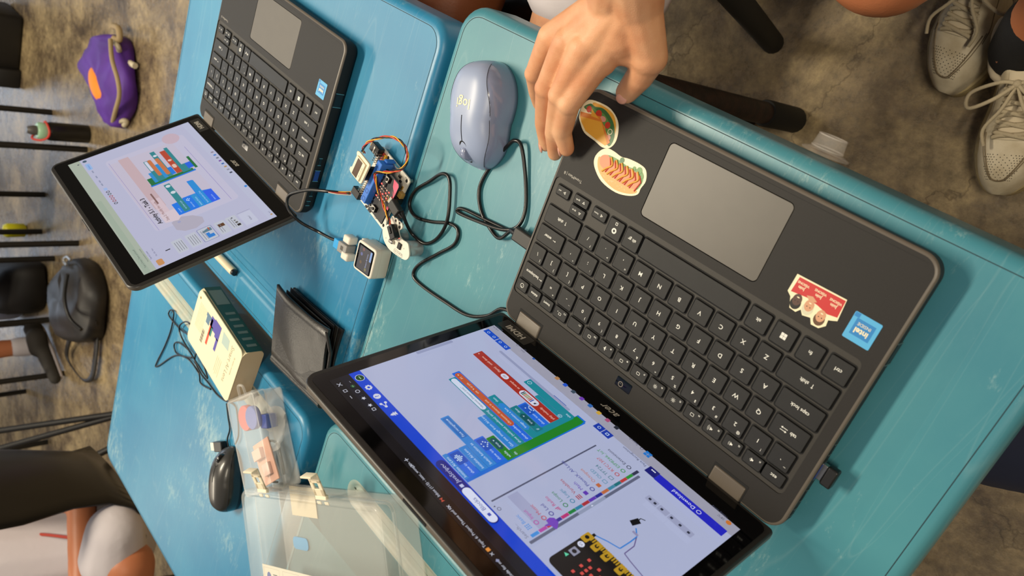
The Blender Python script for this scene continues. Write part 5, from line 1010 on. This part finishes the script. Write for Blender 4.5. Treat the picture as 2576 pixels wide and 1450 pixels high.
body([(W_(.28, -.63, 1.36) + ofs, .095)], 'hair', t_, mat('black hair', '15110F', .5, bump=.8, bscale=200), .008, 2)
# second seated student : dark thigh beside the blue desk
t_ = thing('person', 'student whose dark brown thigh rests on a black seat beside the blue desk', 'person', (.62, -.6, 0)); ofs = -V(t_.location)
body([(W_(.60, -.55, .50) + ofs, .09, W_(.605, -.03, .50) + ofs, .066), (W_(.605, -.03, .49) + ofs, .058, W_(.62, -.06, .10) + ofs, .038), (W_(.80, -.55, .50) + ofs, .09, W_(.84, -.10, .50) + ofs, .066), (W_(.84, -.10, .49) + ofs, .058, W_(.84, -.12, .10) + ofs, .038),
      (W_(.70, -.60, .55) + ofs, .14, W_(.70, -.66, 1.05) + ofs, .13), (W_(.70, -.66, 1.1) + ofs, .05, W_(.70, -.62, 1.34) + ofs, .09)], 'body', t_, SKIND, .009, 5)
body([(W_(.70, -.60, .58) + ofs, .155, W_(.70, -.66, 1.05) + ofs, .15)], 'shirt', t_, WCL, .01, 3)
body([(W_(.60, -.57, .50) + ofs, .11, W_(.60, -.36, .50) + ofs, .095), (W_(.80, -.57, .50) + ofs, .11, W_(.82, -.36, .50) + ofs, .095)], 'shorts', t_, WCL, .01, 3)

# sneakers ------------------------------------------------------
SHW = mat('worn white leather', 'D8CCB2', .5, var=.22, vscale=35, col2='BBAC8E', bump=.35, bscale=250); SOLE = mat('yellowed rubber sole', 'BCA877', .55, var=.2, vscale=50, col2='9C8A62'); LACE = mat('dirty lace', 'B2A488', .8, bump=.8, bscale=900); STI = mat('seam stitch', '7A6A50', .7); HOLE = mat('perforation', '3A3226', .9); LINER = mat('shoe lining', 'C9BBA0', .8)
def shoe(parent, toe, heel, name='shoe', L_=None, wdt=.098, knot=True, liner=LINER, side=1):
    toe, heel = V((toe[0], toe[1], 0)), V((heel[0], heel[1], 0)); d = (toe - heel).normalized(); L_ = L_ or (toe - heel).length; s_ = V((d.y, -d.x, 0))
    M = Matrix(((d.x, s_.x, 0, heel.x), (d.y, s_.y, 0, heel.y), (0, 0, 1, 0), (0, 0, 0, 1))); M = Matrix.Translation(-V(parent.location)) @ M
    def hw(u): return wdt / 2 * (1 - abs(2 * u - 1) ** 3.4) ** .42 * (.80 + .22 * math.exp(-((u - .70) / .22) ** 2)) if 0 < u < 1 else .001
    def cy(u): return side * .010 * math.sin(PI * u) - side * .006 * u
    us = [.004, .015, .04, .08, .14, .22, .3, .38, .46, .54, .62, .7, .78, .85, .9, .94, .97, .985, .996]
    ol = [(u * L_, cy(u) - hw(u)) for u in us] + [(u * L_, cy(u) + hw(u)) for u in us[::-1]]
    so = MB(); so.X = M; so.prism(ccw(ol), 0, .026, SOLE, .004, .003, 3); so.ring(ccw([(a, b) for a, b in inset(ccw(ol), -.0004)]), .0006, .0262, STI)
    sh = so.obj(name, parent); sh['label'] = 'worn white sneaker' 
    up_ = MB(); up_.X = M; rings = []
    def top(u): return .030 + .026 * min(1, max(0, (1 - u) / .30)) ** .6 + (.034 * max(0, min(1, (.62 - u) / .30)) ** 1.2)
    for u in us:
        w_ = hw(u) * .87; h = top(u) * (1 if u < .9 else max(.55, 1 - (u - .9) * 4.5)); r_ = []
        op = u < .40
        for k in range(25):
            a = PI * k / 24; c, q = math.cos(a), math.sin(a)
            ww = w_ * (abs(c) ** .55) * (1 if c > 0 else -1) * (1 - .30 * q * (1 if u < .62 else .6)); r_.append((u * L_, cy(u) + ww, .022 + (h - .0) * (q ** .72)))
        rings.append(r_)
    up_.loft(rings, SHW, True, True, False)
    # toe box perforations and seams drawn on the upper
    def sp(u, v):   # v -1..1 across
        i = max(0, min(len(us) - 2, next((k for k in range(len(us) - 1) if us[k + 1] >= u), len(us) - 2))); f = (u - us[i]) / (us[i + 1] - us[i]); k = (1 - v) / 2 * 24; j = min(23, int(k)); g = k - j
        a = V(rings[i][j]).lerp(V(rings[i][j + 1]), g); b = V(rings[i + 1][j]).lerp(V(rings[i + 1][j + 1]), g); return a.lerp(b, f)
    for i in range(11):
        for j in range(11):
            u, v = .78 + i * .0135, -.30 + j * .06 + (.03 if i % 2 else 0)
            if abs(v) < .34 - max(0, (u - .86)) * 1.6: p = sp(u, v); up_.ball((p.x, p.y, p.z), (.0007, .0007, .0004), HOLE, 4)
    up_.tube([sp(.66 + .26 * math.sin(PI * k / 24), -.46 + .92 * k / 24) + V((0, 0, .0004)) for k in range(25)], .0009, STI, 5)
    up_.tube([sp(.64 + .285 * math.sin(PI * k / 24) ** .8, -.54 + 1.08 * k / 24) + V((0, 0, .0004)) for k in range(25)], .0006, STI, 5)
    for sd in (-1, 1):
        up_.tube([sp(.40 + .28 * k / 12, sd * (.20 + .03 * math.sin(k / 3))) + V((0, 0, .0006)) for k in range(13)], .0013, SHW, 6)
        up_.tube([sp(.30 + .4 * k / 12, sd * (.52 + .10 * math.sin(k / 4))) + V((0, 0, .0003)) for k in range(13)], .0006, STI, 5)
    up_.obj('upper', sh)
    tg = MB(); tg.X = M; tg.loft([[sp(u, -.15 + .3 * k / 6) + V((0, 0, .0015 + .002 * math.sin(PI * k / 6))) for k in range(7)] for u in (.36, .42, .5, .58, .66, .70)], LINER, True, False, False); tg.obj('tongue', sh)
    la = MB(); la.X = M
    for k in range(5):
        u = .44 + k * .055; la.tube([sp(u, -.22) + V((0, 0, .003)), sp(u + .012, -.08) + V((0, 0, .006)), sp(u + .02, .08) + V((0, 0, .006)), sp(u + .03, .22) + V((0, 0, .003))], .0030, LACE, 6)
        la.tube([sp(u, .22) + V((0, 0, .004)), sp(u + .015, 0) + V((0, 0, .0085)), sp(u + .03, -.22) + V((0, 0, .004))], .0030, LACE, 6)
    la.obj('laces', sh)
    kn = MB(); kn.X = M; c = sp(.42, 0) + V((0, 0, .009))
    for sd in (-1, 1):
        kn.tube(spline([c, c + V((.02, sd * .022, .006)), c + V((.03, sd * .050, -.004)), c + V((.01, sd * .052, -.012)), c + V((-.002, sd * .018, 0)), c], 5), .0026, LACE, 6)
        kn.tube(spline([c, c + V((.03, sd * .012, -.002)), c + V((.055, sd * .030, -.012)), c + V((.075, sd * .028, -.02))], 5), .0024, LACE, 6)
    kn.ball(tuple(c), .0055, LACE, 6); kn.obj('lace_bow', sh)
    cl = MB(); cl.X = M; cl.tube(spline([(u_ * L_, y_, z_) for u_, y_, z_ in ((.02, 0, .088), (.08, .028, .082), (.22, .034, .070), (.36, .026, .076), (.40, 0, .082), (.36, -.026, .076), (.22, -.034, .070), (.08, -.028, .082))], 4, True), .0055, LINER, 8, closed=True); cl.obj('collar', sh)
    return M
t_ = thing('person', 'seated student seen as a bare knee and two legs in white sneakers', 'person', (.05, -.55, 0)); ofs = -V(t_.location)
S1t, S1h = UP(2372, 236, .01), UP(2555, -90, .01); d1 = (S1h - S1t).normalized(); S1h = S1t + d1 * .235
S2t, S2h = UP(2528, 494, .01), UP(2590, 190, .01); d2 = (S2h - S2t).normalized(); S2h = S2t + d2 * .235
shoe(t_, S1t, S1h); shoe(t_, S2t, S2h, side=-1)
A1 = S1h.lerp(S1t, .20) + V((0, 0, .09)); A2 = S2h.lerp(S2t, .22) + V((0, 0, .08)); K1 = UP(2236, -118, .46); K2 = UP(2800, -200, .46)
K2 = V((-.09, -.47, .46))
body([(A1 + ofs, .034, K1 + ofs, .050), (K1 + ofs, .058), (K1 + ofs, .058, W_(-.12, -.76, .50) + ofs, .085), (A2 + ofs, .034, K2 + ofs, .050), (K2 + ofs, .055, W_(-.30, -.82, .50) + ofs, .085), (W_(-.2, -.86, .54) + ofs, .14, W_(-.2, -.92, 1.0) + ofs, .14), (W_(-.2, -.92, 1.1) + ofs, .05, W_(-.2, -.9, 1.3) + ofs, .09)], 'body', t_, SKINO, .008, 5)
body([(A2 + ofs - V((0, 0, .02)), .041, A2.lerp(K2, .12) + ofs, .040)], 'sock', t_, mat('black sock', '0D0D10', .9, bump=.6, bscale=600), .005, 3)
body([(W_(-.2, -.86, .56) + ofs, .155, W_(-.2, -.92, 1.0) + ofs, .155)], 'shirt', t_, WCL, .012, 3)
# person in navy trousers at lower right
t_ = thing('person', 'person in navy trousers, only one thigh showing at the teal desk edge', 'person', (-.42, -.05, 0)); ofs = -V(t_.location)
body([(W_(-.185, .035, .44) + ofs, .072, W_(-.62, -.22, .47) + ofs, .095), (W_(-.20, .03, .40) + ofs, .055, W_(-.16, .0, .08) + ofs, .04), (W_(-.66, -.34, .52) + ofs, .13, W_(-.62, -.52, .49) + ofs, .095)], 'trousers', t_, NAVY, .009, 4)

# far students and furniture ------------------------------------
BCH = mat('black chair shell', '12100E', .33, var=.3, vscale=9); TUB = mat('black chair tube', '16130F', .5)
def chair_legs(t_, legs, zt=.44, r=.014):
    for a, b in legs: m_ = MB(); m_.tube([(a - t_.location.x, b - t_.location.y, 0), (a - t_.location.x, b - t_.location.y, zt)], r, TUB, 10); m_.obj('leg', t_)
def shell_chair(name, label, cx, cy, rz, group=None, splay=1.15, zs=.45):
    t_ = thing(name, label, 'chair', (cx, cy, 0), rz, group)
    mb = MB(); rings = []
    prof = [(.20, zs - .02), (.21, zs), (.16, zs + .012), (.05, zs), (-.08, zs - .004), (-.16, zs + .015), (-.205, zs + .08), (-.225, zs + .17), (-.24, zs + .29), (-.255, zs + .44), (-.262, zs + .50)]
    wd_ = [.185, .20, .205, .205, .20, .18, .145, .155, .19, .195, .17]
    for (x_, z_), w_ in zip(prof, wd_):
        row_ = []
        for k in range(13): a = -1 + 2 * k / 12; row_.append((x_ + (.035 * a * a if z_ > zs + .05 else 0), w_ * a, z_ + (.012 * a * a if z_ < zs + .05 else 0)))
        rings.append(row_)
    rr = [r_ + [(x_ - (.006 if z_ > zs + .05 else 0), y_, z_ - (.006 if z_ <= zs + .05 else 0)) for x_, y_, z_ in r_[::-1]] for r_ in rings]
    mb.loft(rr, BCH, True, True); mb.obj('seat_shell', t_)
    for a in (-.17, .17):
        for b in (-.16, .16): m_ = MB(); m_.tube([(a * .8, b * .8, zs - .03), (a * splay, b * splay, 0)], .0125, TUB, 10); m_.obj('leg', t_)
    return t_
shell_chair('shell_chair', 'black plastic shell chair, back turned, just past the corner of the farther blue desk', 1.405, 1.625, math.radians(101))
shell_chair('shell_chair', 'black chair under the brown-legged student beside the blue desk', .70, -.30, PI / 2, zs=.40, splay=.35)
t_ = thing('stool', 'stool standing on thick black tubular legs behind the reaching hand', 'stool', (.42, -.36, 0))
f1 = UP(1944, 108, .01) ; f2 = UP(1850, -5, .30); dd = (f2 - f1).normalized()
m_ = MB(); m_.tube([tuple(f1 - V(t_.location)), tuple(f1 + dd * .45 - V(t_.location))], .0175, RUBB, 14); m_.obj('leg', t_)
tp = f1 + dd * .45; m_ = MB(); m_.box(-.02, -.30, .43, .30, -.02, .45, BCH, .01); m_.X = Matrix.Identity(4); so_ = m_.obj('seat', t_); so_.location = (tp.x - t_.location.x - .02, tp.y - t_.location.y, tp.z - .45)
m_ = MB(); b_ = f1 + V((.28, -.25, 0)); m_.tube([tuple(b_ - V(t_.location)), tuple(b_ + V((-.02, .03, tp.z - .01)) - V(t_.location))], .0175, RUBB, 14); m_.obj('leg', t_)
# distant chairs (only their thin legs reach into view)
for lab, legs, c in (('distant black chair straddling the dark water bottle', [(3.753, 1.257), (3.736, 1.69), (3.25, 1.235), (3.216, 1.692)], (3.49, 1.47)),
                     ('distant black chair behind the yellow object, legs close together', [(3.721, 1.893), (3.50, 1.93), (3.75, 2.262), (3.389, 2.221)], (3.6, 2.08)),
                     ('distant black chair over the dark shoe with a white sole', [(3.197, 2.427), (3.713, 2.909), (3.30, 2.95), (3.72, 2.45)], (3.48, 2.68))):
    t_ = thing('classroom_chair', lab, 'chair', (*c, 0)); chair_legs(t_, legs)
    m_ = MB(); m_.box(-.24, -.24, .44, .24, .24, .46, BCH, .02); m_.obj('seat', t_); m_ = MB(); m_.box(.22, -.22, .55, .25, .22, .85, BCH, .012); m_.obj('backrest', t_); 
    for b in (-.18, .18): MB().tube([(.235, b, .45), (.235, b, .6)], .012, TUB, 8).obj('back_post', t_)
t_ = thing('music_stand_chair', 'long thin black chair frame bars crossing above the shell chair', 'chair', tuple(UP(285, 1043, 0))); t_.name = 'folding_chair'
for a, b in ((UP(290, 1042, .06), UP(-40, 1090, .46)), (UP(290, 1048, .06), UP(-40, 1140, .46)), (UP(285, 1125, .20), UP(235, 1150, .26))): MB().tube([tuple(a - V(t_.location)), tuple(b - V(t_.location))], .013, TUB, 8).obj('frame_bar', t_)
# white-shirted student by the shell chair
t_ = thing('person', 'seated student in white uniform with bare forearm and red lanyard, beyond the shell chair', 'person', (1.62, 1.95, 0)); ofs = -V(t_.location)
b0 = UP(275, 1375, .40); b1 = b0 + V((.26, .12, .55))
body([(b0 + ofs, .10, b1 + ofs, .13), (b1 + ofs + V((0, 0, .12)), .05, b1 + ofs + V((0, 0, .3)), .095), (UP(206, 1250, .53) + ofs, .040, UP(205, 1480, .58) + ofs, .032), (UP(206, 1250, .53) + ofs, .042, b1 + ofs + V((.10, -.14, .02)), .045), (UP(320, 1425, .50) + ofs, .07, UP(300, 1560, .50) + ofs, .075), (UP(300, 1560, .5) + ofs, .07, b0 + ofs, .09)], 'body', t_, SKINO, .010, 4)
body([(b0 + ofs - V((0, 0, .02)), .118, b1 + ofs, .155)], 'shirt', t_, WCL, .010, 4)
body([(UP(290, 1340, .52) + ofs, .075, UP(285, 1400, .52) + ofs, .085), (b0 + ofs, .10, UP(285, 1400, .50) + ofs, .085)], 'shorts', t_, WCL, .010, 4)
MB().tube(spline([tuple(UP(a, b, z) + ofs) for a, b, z in ((-60, 1372, .72), (0, 1360, .67), (50, 1350, .62), (100, 1345, .585), (175, 1353, .55))], 5), .005, mat('red lanyard', 'B8402C', .5), 6).obj('lanyard', t_)
# far left student: shin, sock and shoe
t_ = thing('person', 'distant student showing one tan shin, white sock and dark shoe', 'person', (3.55, 2.5, 0)); ofs = -V(t_.location)
a_, k_ = UP(62, 872, .10), UP(62, 872, .10) + V((.02, .02, .42))
body([(a_ + ofs, .042, k_ + ofs, .060), (k_ + ofs, .062, k_ + V((.35, .1, .05)) + ofs, .08), (k_ + V((.38, .1, .1)) + ofs, .12, k_ + V((.4, .1, .6)) + ofs, .14), (k_ + V((.4, .1, .85)) + ofs, .09)], 'body', t_, SKINO, .012, 4)
body([(a_ + ofs - V((0, 0, .02)), .052, a_ + ofs + V((0, 0, .035)), .050)], 'sock', t_, WCL, .01, 2)
s0, s1 = UP(100, 826, .03), UP(150, 952, .03); MB().tube([tuple(s0 + ofs), tuple(s0.lerp(s1, .5) + ofs), tuple(s1 + ofs)], [.022, .026, .018], WCL, 10).obj('shoe_sole', t_)
s2 = UP(92, 850, .07); body([(s0 + ofs + V((0, 0, .03)), .045, s1 + ofs + V((0, 0, .02)), .028), (s2 + ofs, .05, s0.lerp(s1, .4) + ofs + V((0, 0, .04)), .045)], 'shoe', t_, mat('dark suede shoe', '2A2620', .8), .01, 3)

# pillow-shaped cloth things ------------------------------------
def pillow(P, h, m, z0=0, n=7, wr=.012, k=5, seedv=1, pw=.5):
    o = ccw([(v[0], v[1]) for v in spline([(a, b, 0) for a, b in P], k, True)]); cx = sum(a for a, b in o) / len(o); cy_ = sum(b for a, b in o) / len(o)
    mb = MB(); rings = [[(cx + (a - cx) * .8, cy_ + (b - cy_) * .8, z0) for a, b in o]]
    for i in range(n + 1):
        f = i / n; s_ = math.cos(f * PI / 2) ** .8 if i < n else .04; rings.append([(cx + (a - cx) * s_, cy_ + (b - cy_) * s_, z0 + .012 + h * math.sin(f * PI / 2) ** pw * .98 + wr * math.sin(j * .55 * seedv + i * 1.7) * (.3 + f) * (1 - f)) for j, (a, b) in enumerate(o)])
    return mb.loft(rings, m, True, True)
PURC = mat('purple cloth', '5A2A98', .6, var=.35, vscale=9, bump=.5, bscale=30); BEI = mat('beige strap', 'A08B66', .7)
def zz(*q, z=.05): return [tuple(UP(a, b, z)[:2]) for a, b in q]
pc = UP(270, 200, 0); t_ = thing('pencil_pouch', 'purple cloth pouch with orange patch and beige drawstrings on the cement floor', 'pouch', tuple(pc)); ofs = -V(t_.location)
def offs(P): return [(a + ofs.x, b + ofs.y) for a, b in P]
pl_ = pillow(offs(zz((222, 118), (245, 88), (272, 84), (300, 100), (314, 160), (318, 220), (312, 280), (292, 318), (276, 316), (258, 276), (232, 215), (206, 160))), .085, PURC, 0, wr=.02, seedv=1); pl_.obj('pouch_body', t_)
def band(P, r, m, name, t_, k=5): return MB().tube(spline([tuple(V(p) + ofs) for p in P], k), r, m, 8).obj(name, t_)
band([UP(278, 100, .09), UP(282, 150, .105), (UP(296, 200, .10)), UP(300, 240, .09), UP(290, 280, .08), UP(282, 312, .05)], .0085, BEI, 'zip_trim', t_)
band([UP(284, 66, .05), UP(298, 72, .06), UP(300, 100, .06), UP(286, 96, .07)], .012, BEI, 'side_strap', t_)
band([UP(286, 105, .07), UP(296, 116, .07), UP(300, 128, .06)], .010, mat('pale cord', 'B8AC90', .7), 'cord_knot', t_); band([UP(303, 146, .05), UP(322, 156, .03), UP(340, 166, .02)], .012, mat('pale tag', 'D8CDB0', .6), 'zip_pull', t_); band([UP(292, 310, .04), UP(308, 303, .04), UP(318, 306, .03), UP(312, 316, .03)], .010, mat('pale cord', 'B8AC90', .7), 'cord_end', t_)
m_ = MB(); c_ = UP(243, 212, .085) + ofs; e_ = (UP(256, 240, .075) - UP(230, 185, .085)); an = math.atan2(e_.y, e_.x); m_.X = Matrix.Translation(c_) @ Matrix.Rotation(an, 4, 'Z'); m_.ball((0, 0, 0), (.085, .045, .022), mat('orange patch', 'F08A14', .6), 10); m_.obj('orange_patch', t_)
# sling bag
BAGB = mat('black nylon', '15120F', .5, var=.5, vscale=12, col2='26201A', bump=.5, bscale=40)
t_ = thing('sling_bag', 'black sling bag with looped strap lying on the cement floor', 'bag', tuple(UP(200, 760, 0))); ofs = -V(t_.location)
pillow(offs(zz((178, 652), (150, 690), (134, 735), (136, 790), (152, 845), (176, 862), (222, 858), (238, 800), (240, 740), (222, 680), (200, 655), z=.06)), .11, BAGB, 0, wr=.02, seedv=.7).obj('bag_body', t_)
band([UP(170, 690, .14), UP(162, 750, .15), UP(175, 800, .14), (UP(205, 830, .12))], .008, mat('zip black', '0C0B0A', .4), 'zip', t_)
m_ = MB(); P = spline([tuple(UP(a, b, z) + ofs) for a, b, z in ((240, 805, .05), (245, 850, .02), (240, 910, .02), (232, 950, .02), (215, 958, .02), (195, 940, .02), (172, 905, .02), (170, 880, .03), (178, 850, .06))], 6)
m_.loft([[(p.x - .020, p.y - .004, p.z), (p.x + .020, p.y + .004, p.z), (p.x + .020, p.y + .004, p.z + .006), (p.x - .020, p.y - .004, p.z + .006)] for p in P], BAGB, True, True); m_.obj('shoulder_strap', t_)
band([UP(168, 668, .10), UP(160, 655, .10), UP(168, 646, .10), UP(178, 655, .10)], .006, SOLD, 'ring', t_)
# bottle
bx_ = UP(222, 338, .0); t_ = thing('water_bottle', 'dark water bottle with mint cap and red carry strap', 'bottle', tuple(bx_))
MB().lathe([(.036, 0), (.040, .004), (.0405, .150), (.038, .160), (.034, .166)], mat('dark bottle', '0E0D0C', .35), 24).obj('bottle_body', t_); MB().lathe([(.033, .164), (.035, .168), (.035, .196), (.030, .202)], mat('mint plastic', '9CC4A0', .4), 24).obj('mint_cap', t_)
MB().lathe([(.020, .200), (.021, .215), (.016, .235), (.010, .240)], mat('grey spout', '55524E', .4), 16).obj('spout', t_); MB().tube(spline([(-.038, -.015, .165), (.0, -.042, .172), (.040, -.01, .168), (.046, .02, .18), (.040, .036, .20), (.02, .045, .21), (-.01, .040, .19), (-.036, .016, .17)], 5, True), .0045, mat('red strap', 'C8382A', .5), 8, closed=True).obj('red_strap', t_)
# black case at top left, backpack and yellow thing at left edge
t_ = thing('speaker_box', 'black upright case cut off by the upper left frame edge', 'case', (4.42, 1.13, 0)); t_.name = 'black_case'
MB().box(-.13, -.17, 0, .15, .19, .45, mat('black case', '12100E', .55), .02).obj('case_body', t_); MB().box(-.16, .10, 0, .0, .20, .12, mat('black case', '12100E', .55), .01).obj('side_ledge', t_)
t_ = thing('backpack', 'dark backpack slumped by the left frame edge with a pale cloth', 'bag', tuple(UP(45, 725, 0))); ofs = -V(t_.location)
pillow(offs(zz((88, 665), (95, 720), (88, 775), (60, 790), (10, 785), (-30, 730), (-10, 670), (40, 655))), .20, mat('black backpack', '14110F', .7), 0, wr=.02).obj('pack_body', t_)
pillow(offs(zz((58, 750), (64, 775), (40, 800), (5, 802), (0, 770), (20, 752))), .12, mat('pale cloth', 'A8AEC4', .8), .03, wr=.01).obj('pale_cloth', t_)
p_ = UP(12, 580, .10); MB().X; m_ = MB(); m_.lathe([(.02, 0), (.036, .01), (.038, .09), (.030, .105), (.012, .11)], mat('yellow plastic', 'D2CC1E', .4), 16); o_ = m_.obj('yellow_cup'); o_.location = (p_.x, p_.y, 0); tag(o_, 'bright yellow cup at the left frame edge', 'cup')
